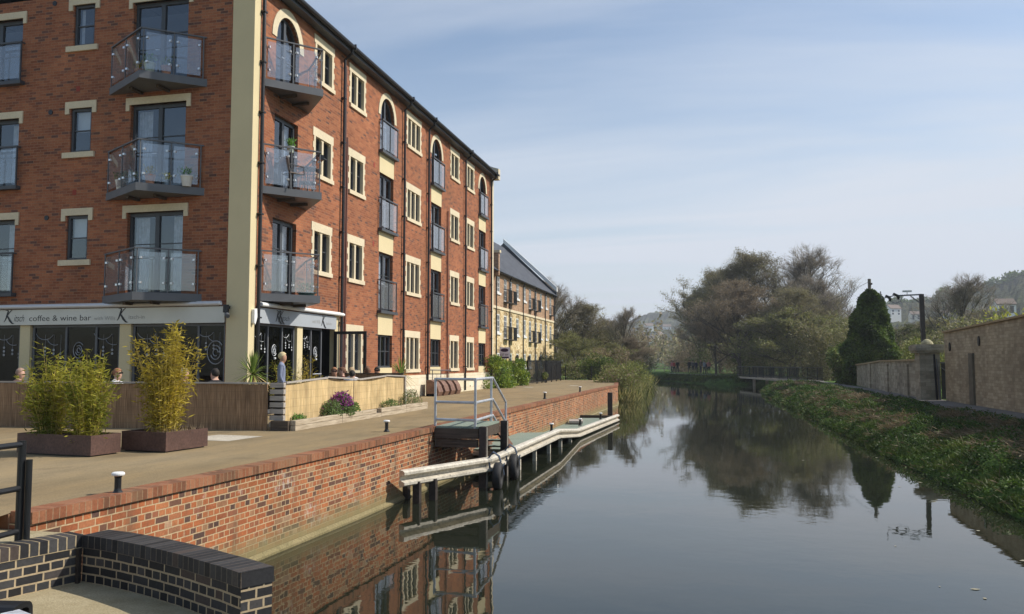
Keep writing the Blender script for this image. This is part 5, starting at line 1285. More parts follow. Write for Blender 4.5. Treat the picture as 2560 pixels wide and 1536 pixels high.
# understorey of the wood: thickets that close the gaps between the trunks
for i, (px, Y, sx, sz, m, lab) in enumerate([(1712, 146, 4, 4.0, 'b', 'low brown thicket behind the pink and red walkers'), (1745, 140, 6, 6.5, 'b', 'dark brown thicket behind the middle walkers'), (1790, 132, 6, 7.5, 'i', 'dark green thicket right of the walkers'), (1835, 126, 5.5, 8, 'b', 'tall brown thicket at the far end of the footbridge'), (1880, 120, 5, 8, 'i', 'dark ivy thicket behind the far half of the footbridge'), (1925, 114, 5, 8, 'g', 'olive thicket behind the middle of the footbridge'), (1975, 108, 5, 8, 'g', 'green brown thicket behind the near half of the footbridge'), (2030, 98, 5, 7.5, 'g', 'olive thicket at the near end of the footbridge'), (2080, 84, 4, 6, 'g', 'green thicket between the footbridge and the ivy clad pole')]):
    mats = {'b': [m_brownbud, m_twig], 'i': [m_ivy, m_bud], 'g': [m_bud, m_greenbud]}[m]
    mass('thicket', (AX(px, Y), Y, .8), (sx, sx * .7, sz), 5200 if sz < 10 else 6500, mats, lab, 'thicket', 60 + i, .34 if sz < 10 else .42, .10, 18, 'thickets under the trees of the wood', fill=.9)
for i, (px, Y, sx, sz, lab) in enumerate([(2255, 72, 3.2, 4.2, 'dull green scrub left of the camera pole'), (2300, 66, 3.0, 3.8, 'dull green scrub behind the gate pillar'), (2345, 60, 2.6, 3.4, 'dark scrub filling the gap above the gate'), (2420, 70, 3.6, 5.6, 'brown green scrub behind the start of the stone wall')]):
    mass('scrub', (AX(px, Y), Y, .9), (sx, sx, sz), 3600, [m_bud, m_greenbud], lab, 'bush', 80 + i, .26, .10, 14, 'scrub behind the walls', fill=.9)
for i, (px, Y, sx, sz, m, lab) in enumerate([(1420, 100, 6, 7, 'b', 'brown thicket at the end of the terrace'), (1480, 98, 5, 6.5, 'g', 'olive thicket behind the quay railings'), (1535, 104, 5, 6, 'b', 'russet thicket above the quay corner'), (1585, 118, 3.5, 3.6, 'g', 'green thicket at the end of the left bank')]):
    mass('thicket', (AX(px, Y), Y, 1.0), (sx, sx * .7, sz), 5600, {'b': [m_brownbud, m_twig], 'g': [m_bud, m_greenbud]}[m], lab, 'thicket', 90 + i, .32, .10, 18, 'thickets on the near bank beyond the quay', fill=.9)
# ivy clad pole
ip = thing('ivy_covered_pole', (11.9, 66.5, .9), 'tall cone of dark ivy smothering a telegraph pole beside the low wall', 'ivy clad pole')
rnd = random.Random(77); mb = MB(); C0 = Vector((11.9, 66.5, .9))
def ivr(z):
    t = z / 7.1
    return float(np.interp(t, [0, .12, .3, .55, .8, .93, 1.0], [2.5, 2.75, 2.35, 1.75, 1.15, .75, .15]))
lum = [(rnd.uniform(0, 2 * PI), rnd.uniform(.3, 6.8), rnd.uniform(.35, .9)) for _ in range(46)]
for i in range(30000):
    z = 7.15 * (rnd.random() ** 1.25); a = rnd.uniform(0, 2 * PI); r = ivr(z) * (.76 + .10 * math.sin(a * 3 + z * 1.7) + .07 * math.sin(a * 5 - z * 2.9))
    for la, lz, ls in lum:
        da = (a - la + PI) % (2 * PI) - PI; d2 = (da * 1.1 * ivr(lz) ) ** 2 + (z - lz) ** 2
        if d2 < ls * ls: r += .22 * ls * (1 - d2 / ls / ls)
    r *= 1 - .22 * rnd.random() ** 3; p = C0 + Vector((math.cos(a) * r, math.sin(a) * r, z))
    leafquad(mb, p, (math.cos(a) * .7 + rnd.gauss(0, .5), math.sin(a) * .7 + rnd.gauss(0, .5), -.35 + rnd.gauss(0, .5)), .20 * rnd.uniform(.6, 1.4), .15, rnd, 0)
mb.build('ivy', m_ivy, ip)
mb = MB(); mb.tube([C0 + Vector((0, 0, -.5)), C0 + Vector((0, 0, 8.0))], .12, 10); mb.build('pole', plain('weathered_pole', (.16, .14, .11), .9), ip)
mb = MB(); mb.bar(C0 + Vector((.1, -.4, 7.6)), C0 + Vector((.1, .4, 7.6)), .08, .12); mb.build('crossarm', m_wooddk, ip)
wp = [C0 + Vector((0, 0, 7.8)) + (Vector((3.0, 118, 7.2)) - C0 - Vector((0, 0, 7.8))) * t + Vector((0, 0, -1.6 * 4 * t * (1 - t) * .5)) for t in np.linspace(0, 1, 14)]
mb = MB(); mb.tube(wp, .016, 4); tag(mb.build('telephone_wire', m_black), 'thin wire sagging from the ivy clad pole to the wood', 'wire')
mass('ivy_mound', (10.6, 71.5, .9), (1.5, 2.4, 3.4), 4500, [m_ivy, m_greenbud], 'low dark ivy mound at the far end of the low wall', 'ivy', 41, .2, .13, 12)
mass('wall_shrub', (11.6, 50.0, 1.3), (1.5, 4.5, 2.7), 5200, [m_shrub, m_ivy], 'dull green shrub leaning over the low wall beside the pillar', 'bush', 42, .16, .07, 14)
mass('wall_shrub', (13.2, 43.5, 1.3), (2.0, 2.5, 2.6), 2600, [m_ivy, m_shrub], 'dark shrub behind the gate between pillar and wall', 'bush', 43, .2, .13, 10)
mass('flowering_bush', (17.2, 52.0, 1.5), (2.6, 2.2, 5.4), 3000, [m_yellow, m_shrub], 'yellow green leafy bush topping the stone wall on the right', 'bush', 44, .22, .12, 12)
mass('blossom_bush', (18.8, 47.5, 1.5), (2.0, 2.0, 4.3), 1400, [m_brownbud, leafmat('red_blossom', (.45, .12, .12), (.5, .35, .33))], 'sparse bush with red and white blossom above the wall at the right edge', 'bush', 45, .18, .09, 8, wt=.6)

# ------------------------------------------------------------------ terrain, canal, paths
WP = [(-5.6, -40), (-5.6, 63), (-6.0, 66), (-7.2, 90), (-7.6, 106), (-10.5, 122), (-24, 139), (-60, 158), (-60, 150), (-30, 128)]
water_poly = [(4.95, -40), (4.92, 15), (4.7, 24), (4.6, 31), (4.5, 43), (4.25, 60), (4.1, 72), (5.0, 79), (8.6, 83.5), (13, 87), (15, 93), (9, 96.5), (4.2, 97.5), (1.2, 98.2), (-.8, 100.5), (-4.5, 112), (-9.2, 123.5), (-22, 137), (-60, 156), (-60, 140), (-26, 122), (-12.5, 111), (-8.2, 100), (-7.2, 88), (-6.4, 68), (-6.6, 62), (-5.3, 52), (-5.2, 40), (-5.2, 10), (-5.2, -40)]
SEG = [(Vector(a), Vector(b)) for a, b in zip(water_poly, water_poly[1:] + water_poly[:1])]
WPn = np.array(water_poly)
def sdist(xs, ys):
    """signed distance to the water's edge, positive on land (numpy arrays)"""
    P = np.stack([xs, ys], -1); best = np.full(xs.shape, 1e9); inside = np.zeros(xs.shape, bool); n = len(WPn)
    for i in range(n):
        a, b = WPn[i], WPn[(i + 1) % n]; ab = b - a; t = np.clip(((P - a) @ ab) / (ab @ ab), 0, 1); d = np.hypot(*(P - (a + t[..., None] * ab)).transpose(-1, *range(xs.ndim))); best = np.minimum(best, d)
        cond = ((a[1] > P[..., 1]) != (b[1] > P[..., 1])) & (P[..., 0] < (b[0] - a[0]) * (P[..., 1] - a[1]) / (b[1] - a[1] + 1e-12) + a[0]); inside ^= cond
    return np.where(inside, -best, best)
def hnoise(x, y): return (np.sin(x * 2.1 + 1.3 * np.sin(y * .9)) * np.cos(y * 1.7 + .8 * np.sin(x * 1.3)) + .5 * np.sin(x * 4.3 + y * 3.1) + .4 * np.sin(y * 5.2 - x * 2.2 + 2))
def ground_z(X, Y):
    d = sdist(X, Y); z = np.interp(d, [-2, -.15, 0, .3, .9, 2.0, 3.2, 4.0], [-1.2, -.3, -.06, .18, .42, .72, .88, .90])
    bank = np.clip(d / .3, 0, 1) * np.clip((3.6 - d) / 1.2, 0, 1); z = z + bank * hnoise(X, Y) * .075
    left = (X < -6) & (Y > 62); z = np.where(left & (d > 1.5), np.maximum(z, 1.0), z)
    z = np.where((Y < 63.2) & (X < -3), -1.2, z)
    # gentle rise far off
    z = z + np.clip((d - .3) / .8, 0, 1) * np.clip((2.5 - d) / .9, 0, 1) * .08 * (1 + np.sin(Y * .7 + np.sin(X * 1.1)))
    r = np.hypot(X, Y - 60); z = z + np.clip((r - 150) / 600, 0, 1) * 3
    return z
gx = np.concatenate([np.linspace(-700, -80, 12), np.linspace(-60, -14, 16), np.linspace(-12, 3, 22), np.arange(3.4, 9.6, .22), np.linspace(10, 20, 12), np.linspace(24, 80, 12), np.linspace(120, 700, 10)])
gyy = np.concatenate([np.linspace(-40, 6, 12), np.arange(7, 50, .35), np.arange(50, 112, .8), np.arange(112, 165, 2), np.linspace(170, 300, 12), np.linspace(340, 900, 10)])
GX, GY = np.meshgrid(gx, gyy); GZ = ground_z(GX, GY); ny, nx = GX.shape
vs = np.stack([GX, GY, GZ], -1).reshape(-1, 3); fs = []
for j in range(ny - 1):
    for i in range(nx - 1):
        k = j * nx + i; zz = GZ[j:j + 2, i:i + 2]
        if zz.max() > -1.1: fs.append((k, k + 1, k + nx + 1, k + nx))
mb = MB(); mb.v = [tuple(v) for v in vs]; mb.f = fs; mb.mi = [0] * len(fs)
tag(mb.build('ground', m_ground, loc=(0, 0, 0), smooth=True), kind='structure')
mb = MB(); mb.poly([(-60, 63.5, 1.09), (-7.6, 63.5, 1.09), (-9.5, 90, 1.09), (-14, 118, 1.09), (-60, 118, 1.09)]); tag(mb.build('lawn', m_lawn), kind='structure')
pc = [(9.25, 4), (9.3, 22), (9.25, 40), (9.2, 52), (9.0, 64), (8.75, 78.5)]
mb = MB()
def ribbon(pc, w, z, m=None):
    L, R_ = offs(pc, w / 2), offs(pc, -w / 2)
    for i in range(len(pc) - 1): mb.poly([(*R_[i], z), (*R_[i + 1], z), (*L[i + 1], z), (*L[i], z)])
ribbon(pc, 1.7, .935); tag(mb.build('towpath', m_path), kind='structure')
mb = MB(); ribbon([(4.1, 101), (2.6, 106), (-1.2, 114), (-7, 126.5), (-18, 138), (-50, 155)], 1.9, .935); tag(mb.build('towpath', m_path), kind='structure')
# grass and reeds over the bank
rnd = random.Random(99); gb = MB(); N = 60000
xs = np.array([rnd.uniform(4.3, 8.7) for _ in range(N)]); ys = np.array([10 + 66 * rnd.random() ** 1.7 for _ in range(N)]); ds = sdist(xs, ys); zs = ground_z(xs, ys)
m_gr = leafmat('bank_grass_blade', (.095, .14, .024), (.03, .05, .010), .3, .6); m_gr2 = leafmat('dry_reed_blade', (.24, .18, .10), (.13, .095, .055), .3, .8)
clump = lambda x, y: math.sin(x * 1.9 + 2 * math.sin(y * .55)) * math.cos(y * .8 + x) 
for x, y, d, z in zip(xs, ys, ds, zs):
    if d < .02: continue
    c = clump(x, y); c2 = clump(x * 2.3 + 1, y * 1.9 + 4); far = 1 + max(0, y - 22) / 40; up = 1.0 if d < 2.4 else .45
    dry = (c > .18 and rnd.random() < .8 and .6 < d < 3.3) or rnd.random() < .04
    if dry:
        for _ in range(2): leafquad(gb, (x + rnd.gauss(0, .06), y + rnd.gauss(0, .06), z + rnd.uniform(-.02, .10)), (rnd.gauss(0, 1), rnd.gauss(0, 1), rnd.uniform(-.1, .5)), rnd.uniform(.14, .42), .018 * far, rnd, 1)
    elif c2 < .02:
        hh = max(0, .05 + .22 * (.3 - c2)) * up
        for _ in range(3): leafquad(gb, (x + rnd.gauss(0, .06), y + rnd.gauss(0, .06), z + hh * rnd.random()), (rnd.gauss(0, 1), rnd.gauss(0, 1), rnd.uniform(-.2, .7)), rnd.uniform(.04, .085) * far, .036 * far, rnd, 2)
    else:
        for _ in range(3): leafquad(gb, (x + rnd.gauss(0, .07), y + rnd.gauss(0, .07), z - .03), (rnd.gauss(0, .9), rnd.gauss(0, .9), .7), rnd.uniform(.08, .24) * (up + .1), .024 * far, rnd, 0)
tag(gb.build('bank_grass', [m_gr, m_gr2, leafmat('nettle_leaf', (.09, .16, .026), (.03, .06, .012), .3, 1.6)], loc=(6, 30, .5)), kind='stuff', label='rough green and dry grass covering the canal bank', cat='grass')
gb = MB()
for i in range(9000):
    t = rnd.random(); x = np.interp(t, [0, .25, .5, 1], [4.0, -1.0, -5.0, -12]) + rnd.gauss(.6, .8); y = np.interp(t, [0, .25, .5, 1], [98.5, 102, 113.5, 126]) + rnd.gauss(.6, .8)
    d = float(sdist(np.array([x]), np.array([y]))[0])
    if .1 < d < 3.0: leafquad(gb, (x, y, float(np.interp(d, [0, .3, 2, 4], [0, .2, .7, .9]))), (rnd.gauss(0, .6), rnd.gauss(0, .6), .8), rnd.uniform(.2, .5), .09, rnd, 0)
tag(gb.build('far_bank_grass', [m_gr], loc=(-3, 110, .5)), kind='stuff', label='green grass on the far bank below the walkers', cat='grass')
# reeds in front of the waterside shrubs
gb = MB()
for i in range(4200):
    y = rnd.uniform(54, 104); x = np.interp(y, [54, 66, 90, 104], [-5.3, -6.1, -7.1, -7.6]) + rnd.gauss(0, .45); leafquad(gb, (x, y, -.05), (rnd.gauss(.15, .3), rnd.gauss(0, .3), 1), rnd.uniform(.5, 1.5), .05, rnd, 0 if rnd.random() < .6 else 1)
tag(gb.build('reeds', [leafmat('straw_reed', (.46, .40, .17), (.30, .30, .10)), m_gr], loc=(-6.5, 75, 0)), kind='stuff', label='straw coloured reeds along the water beyond the quay', cat='reeds')

# water
nt = NT('canal_water'); w = wpos(nt)
n1 = noise(nt, 1.4, 3, .55, stretch(nt, w, (1, 1, 1))); n2 = noise(nt, 6.5, 3, .5, stretch(nt, w, (1, 1.0, 1))); n3 = noise(nt, .12, 2, .5, w)
amp = maprange(nt, n3.outputs[0], .38, .68, .35, 1.0)
hsum = mathn(nt, 'MULTIPLY', mathn(nt, 'ADD', n1.outputs[0], mathn(nt, 'MULTIPLY', n2.outputs[0], .16)), amp)
p = nt.n('ShaderNodeBsdfPrincipled'); nc = noise(nt, .3, 3, .6, w); rc = ramp(nt, [(.3, (.012, .016, .010)), (.7, (.020, .023, .014))]); nt.l(nc, rc); nt.l(rc, p)
p.inputs['Roughness'].default_value = .015; p.inputs['IOR'].default_value = 1.36; p.inputs['Specular IOR Level'].default_value = .6
b = nt.n('ShaderNodeBump'); nt.t.links.new(hsum, b.inputs['Height']); b.inputs['Distance'].default_value = .010; b.inputs['Strength'].default_value = .35; nt.l(b, p, 0, p.inputs.find('Normal')); nt.l(p, nt.out)
mb = MB(); mb.poly([(-70, -45, 0), (20, -45, 0), (20, 165, 0), (-70, 165, 0)]); tag(mb.build('canal_water', nt.m), kind='structure')
mb = MB(); rnd = random.Random(12)
for i in range(26):
    y = 10 + 40 * rnd.random() ** 1.5; x = 4.4 - rnd.random() ** 2 * 2.2; a = rnd.uniform(0, PI); s_ = rnd.uniform(.015, .05)
    mb.poly([(x + s_ * math.cos(a + k * PI / 3) * (1.6 if k % 3 == 0 else .6), y + s_ * math.sin(a + k * PI / 3), .006) for k in range(6)])
tag(mb.build('floating_debris', plain('floating_leaf', (.30, .28, .20), .8)), kind='stuff', label='scraps of leaf and reed floating near the grassy bank', cat='debris')

# ------------------------------------------------------------------ right hand walls
rw = thing('stone_wall', (10.3, 26, .9), 'tall buff stone block wall with thin dark coping and two small oval vents along the towpath', 'wall')
mb = MB(); mb.prism([(10.05, 39.25, .5), (10.4, 39.25, .5), (10.4, 39.25, 3.92), (10.05, 39.25, 3.92)], (0, 0, 0)); mb = MB()
mb.add([(9.98, 39.2, .5), (9.98, 5, .5), (9.98, 5, 4.6), (9.98, 39.2, 3.87), (10.38, 39.2, .5), (10.38, 5, .5), (10.38, 5, 4.6), (10.38, 39.2, 3.87)], [(0, 1, 2, 3), (4, 7, 6, 5), (0, 3, 7, 4), (1, 5, 6, 2), (3, 2, 6, 7)])
mb.build('masonry', m_stonewall, rw)
mb = MB(); mb.add([(9.90, 39.28, 3.872), (9.90, 5, 4.602), (9.90, 5, 4.67), (9.90, 39.28, 3.94), (10.5, 39.28, 3.872), (10.5, 5, 4.602), (10.5, 5, 4.67), (10.5, 39.28, 3.94)], [(0, 1, 2, 3), (4, 7, 6, 5), (0, 3, 7, 4), (3, 2, 6, 7), (0, 4, 5, 1)]); mb.build('coping', m_stonehood, rw)
mb = MB(); mb.box(9.90, 35.1, .5, 9.979, 35.6, 2.95); mb.build('blocked_slot', plain('dark_stained_stone', (.13, .115, .08), .9, var=.3), rw)
for y, z in ((38.3, 3.25), (34.4, 3.4)):
    mb = MB(); mb.tube([(9.975, y, z), (9.93, y, z)], .10, 14); mb.v = [(a, b_, z + (c - z) * 1.9) for a, b_, c in mb.v]; mb.build('oval_vent', m_black, rw)
gp = thing('gate_pillar', (9.55, 40.2, .9), 'square grey stone gate pillar with moulded cap and worn ball finial', 'pillar')
mb = MB(); mb.box(9.12, 39.85, .5, 9.95, 40.75, 3.02); mb.build('shaft', m_stonegrey, gp)
mb = MB(); mb.box(8.98, 39.7, 3.02, 10.08, 40.9, 3.12); mb.box(8.92, 39.64, 3.121, 10.14, 40.96, 3.33); mb.prism([(8.98, 39.7, 3.331), (10.08, 39.7, 3.331), (10.08, 40.9, 3.331), (8.98, 40.9, 3.331)], (0, 0, .06)); mb.build('cap', m_stonegrey, gp)
mb = MB(); mb.lathe([(.26, 3.39), (.27, 3.43), (.22, 3.52), (.13, 3.60), (.04, 3.64)], (9.55, 40.3, 0), 14); mb.build('finial', plain('lichen_stone', (.36, .33, .2), .95, var=.3, scale=6), gp)
lw = thing('low_stone_wall', (10, 55, .9), 'lower grey stone wall with shallow piers running back from the gate pillar', 'wall')
mb = MB(); P = [(9.55, 40.75), (9.95, 53), (10.3, 60), (10.95, 73)]; ZT = [2.66, 2.62, 2.45, 2.22]
for i in range(3):
    (x0, y0), (x1, y1) = P[i], P[i + 1]; a, b_ = ZT[i], ZT[i + 1]
    mb.add([(x0, y0, .5), (x1, y1, .5), (x1, y1, b_), (x0, y0, a), (x0 + .35, y0, .5), (x1 + .35, y1, .5), (x1 + .35, y1, b_), (x0 + .35, y0, a)], [(0, 1, 2, 3), (4, 7, 6, 5), (3, 2, 6, 7), (0, 3, 7, 4), (1, 5, 6, 2)])
mb.build('masonry', m_stonegrey, lw)
for y in (44.5, 50.2, 57.0):
    x = float(np.interp(y, [40.75, 53, 60, 73], [9.55, 9.95, 10.3, 10.95])); mb = MB(); mb.box(x - .09, y, .5, x - .002, y + .7, 2.5); mb.build('pier', m_stonegrey, lw)
mb = MB()
for i in range(3): mb.bar((P[i][0] + .17, P[i][1], ZT[i] + .05), (P[i + 1][0] + .17, P[i + 1][1], ZT[i + 1] + .05), .5, .09)
mb.build('coping', m_stonehood, lw)
gt = thing('metal_gate', (9.98, 39.5, .95), 'dark metal gate with a leaning stile between the pillar and the tall wall', 'gate')
mb = MB(); mb.box(10.15, 39.36, 1.0, 10.19, 39.40, 2.45)
mb = MB(); mb.bar((9.75, 39.72, .95), (9.68, 39.72, 2.95), .07, .07); mb.build('hanging_stile', m_black, gt)
mb = MB(); mb.bar((9.84, 39.60, .95), (9.74, 39.60, 2.75), .05, .05); mb.build('closing_stile', m_steel, gt)
mb = MB(); mb.poly([(9.9, 39.5, 1.0), (11.6, 40.0, 1.0), (11.6, 40.0, 2.55), (9.9, 39.5, 2.55)]); mb.poly([(9.9, 39.53, 1.0), (9.9, 39.53, 2.55), (11.6, 40.03, 2.55), (11.6, 40.03, 1.0)]); mb.build('sheet', m_black, gt)
mb = MB(); mb.bar((9.85, 39.47, 2.58), (11.6, 39.97, 2.58), .05, .06); mb.bar((9.85, 39.44, 2.4), (11.3, 39.8, 1.3), .03, .03); mb.build('frame', m_steel, gt)
# camera pole
lp = thing('camera_pole', (10.7, 45.6, .9), 'tall dark square pole with a bracket of cameras and a lamp above the gate pillar', 'camera pole')
mb = MB(); mb.bar((10.68, 45.6, .9), (10.62, 45.6, 6.62), .20, .20); mb.build('pole', m_post, lp)
mb = MB(); mb.bar((10.62, 45.6, 6.60), (9.5, 45.6, 6.56), .07, .07); mb.bar((10.55, 45.6, 6.15), (10.1, 45.6, 6.55), .04, .04); mb.build('arm', m_steel, lp)
for x, z, w_ in ((9.42, 6.58, .26), (9.02, 6.50, .20)):
    mb = MB(); mb.obox((x, 45.55, z), (w_ * 1.25, .13, .12), .2, 0, .12, .45); mb.lathe([(.05, -.12), (.075, 0), (.04, .05)], (x + .1, 45.55, z - .10), 10); mb.build('camera', m_black, lp)
mb = MB(); mb.obox((9.95, 45.6, 6.78), (.42, .14, .09), 0, 0, .05); mb.tube([(9.95, 45.6, 6.6), (9.95, 45.6, 6.75)], .02, 6); mb.build('lamp_head', m_zinc, lp)
mb = MB(); mb.tube([(9.3, 45.6, 6.56), (8.72, 45.6, 6.42), (8.68, 45.6, 6.8)], .03, 6); mb.build('bracket', m_steel, lp)
mb = MB(); mb.tube([(9.7, 45.55, 6.5), (9.6, 45.55, 6.25), (9.35, 45.55, 6.16), (9.1, 45.55, 6.3), (9.02, 45.55, 6.45)], .015, 5); mb.build('cable', m_steel, lp)
for ch in [o for o in bpy.data.objects if o.parent == lp]: ch.location.z = -.54
# footbridge
fb = thing('footbridge', (6.5, 90, .9), 'flat footbridge with dark vertical bar railings carrying the towpath over a side channel', 'bridge')
A_, B_ = Vector((4.1, 101, 0)), Vector((9.0, 78.3, 0)); dv = (B_ - A_).normalized(); nv = Vector((-dv.y, dv.x, 0))
mb = MB(); mb.bar(A_ + Vector((0, 0, .86)), B_ + Vector((0, 0, .86)), 1.9, .16); mb.build('deck', m_path, fb)
for s_ in (-1, 1):
    mb = MB(); o = nv * .93 * s_; L = (B_ - A_).length
    for z in (1.13, 2.1): mb.bar(A_ + o + Vector((0, 0, z)), B_ + o + Vector((0, 0, z)), .06, .05)
    for i in range(86):
        q = A_ + dv * (L * i / 85) + o; mb.bar(q + Vector((0, 0, .94)), q + Vector((0, 0, 2.1)), .03 if i % 10 else .08, .03 if i % 10 else .08)
    mb.build('railing', m_black, fb)
mb = MB(); mb.bar(A_ + nv * 1.0 + Vector((0, 0, .88)), B_ + nv * 1.0 + Vector((0, 0, .88)), .1, .22) if False else None
for s_ in (-1, 1): mb.bar(A_ + nv * 1.0 * s_ + Vector((0, 0, .85)), B_ + nv * 1.0 * s_ + Vector((0, 0, .85)), .09, .2)
mb.build('edge_beam', m_conc, fb)
for t in (.28, .62):
    q = A_ + dv * (L * t)
    for s_ in (-.7, .7): mb = MB(); c = q + nv * s_; mb.bar(c + Vector((0, 0, -1)), c + Vector((0, 0, .78)), .28, .28); mb.build('pier', m_conc, fb)
for q in (A_, B_): mb = MB(); mb.obox((q.x, q.y, .1), (2.3, .8, 1.3), math.atan2(nv.y, nv.x)); mb.build('abutment', m_stonegrey, fb)
# low rail at the canal bend
fr = thing('timber_rail', (-7, 150, .9), 'pale two bar rail at the canal bend left of the walkers', 'rail')
mb = MB(); 
for z in (1.5, 1.95): mb.bar((-12.5, 147, z), (-5.8, 141, z), .06, .14)
mb.build('rail', m_wood, fr)
for t in (0, .25, .5, .75, 1):
    mb = MB(); x, y = -12.5 + 6.7 * t, 147 - 6 * t; mb.box(x - .07, y - .07, .5, x + .07, y + .07, 2.05); mb.build('post', m_wood, fr)
# quay railings, black, round the far end of the quay
def railing(a, b, h, step, label, dense=False, z=Q):
    t = thing('metal_railing', (a[0], a[1], z), label, 'railing', 'black metal railings at the far end of the quay'); A = Vector((*a, z)); B = Vector((*b, z)); L = (B - A).length; n = max(1, int(round(L / 2.4)))
    mb = MB(); up = Vector((0, 0, 1))
    for zz in (.12, h - .03): mb.bar(A + up * zz, B + up * zz, .04, .04)
    k = int(L / step)
    for i in range(k + 1): q = A.lerp(B, i / k); mb.tube([q + up * .1, q + up * (h + (.06 if dense else 0))], .011, 4)
    mb.build('bars', m_black, t)
    for i in range(n + 1): mb = MB(); q = A.lerp(B, i / n); mb.bar(q, q + up * (h + .05), .07, .07); mb.build('post', m_black, t)
    return t
railing((-10.9, 49.6), (-10.75, 54.5), 1.45, .11, 'tall dense black railing nearest the laurel bushes', True)
railing((-10.75, 54.8), (-10.9, 61.2), 1.45, .11, 'tall dense black railing nearer the terrace end', True)
railing((-13.6, 49.6), (-10.9, 49.6), 1.45, .11, 'short return of black railing beside the hedge', True)
railing((-13.2, 54.6), (-10.8, 54.6), 1.45, .11, 'short return of black railing between two front gardens', True)
railing((-10.9, 63.3), (-6.85, 63.3), 1.05, .12, 'low thin black railing across the end of the quay')
railing((-14.5, 61.6), (-10.95, 61.3), 1.45, .11, 'black railing in front of the far terrace doors', True)
# ------------------------------------------------------------------ people
m_skin = plain('skin', (.56, .34, .25), .6, var=.05)
m_skintan = plain('tanned_skin', (.46, .25, .16), .6, var=.05)
def cloth(name, c): return plain(name, c, .9, var=.15, scale=9)
m_trou = cloth('dark_trousers', (.035, .04, .055))
def body(parent, J, mats, seat=False):
    """J: list of (name, parent index, (x,y,z), radius); one continuous skinned surface, then material by region"""
    me = bpy.data.meshes.new('b'); me.from_pydata([j[2] for j in J], [(i, j[1]) for i, j in enumerate(J) if j[1] >= 0], [])
    ob = bpy.data.objects.new('b', me); COL.objects.link(ob)
    sk = ob.modifiers.new('s', 'SKIN'); sk.use_smooth_shade = True
    for i, j in enumerate(J):
        d = me.skin_vertices[0].data[i]; r = j[3]; d.radius = r if isinstance(r, tuple) else (r, r); d.use_root = (i == 0)
    sb_ = ob.modifiers.new('u', 'SUBSURF'); sb_.levels = 1; sb_.render_levels = 1
    bpy.context.view_layer.update(); dg = bpy.context.evaluated_depsgraph_get(); m2 = bpy.data.meshes.new_from_object(ob.evaluated_get(dg)); bpy.data.objects.remove(ob)
    m2.materials.clear()
    for m in mats: m2.materials.append(m)
    reg = {'t': 0, 's': 1, 'l': 2, 'f': 3}
    pts = [(Vector(j[2]), reg[j[0][0]]) for j in J]; seg = [((Vector(j[2]) + Vector(J[j[1]][2])) / 2, reg[J[j[1]][0][0]] if J[j[1]][0][0] == 't' else reg[j[0][0]]) for j in J if j[1] >= 0]
    for p in m2.polygons:
        c = p.center; best = min(pts + seg, key=lambda q: (q[0] - c).length); p.material_index = best[1]; p.use_smooth = True
    o = bpy.data.objects.new('body', m2); COL.objects.link(o); o.parent = parent; ORG[o.name] = ORG[parent.name]; return o
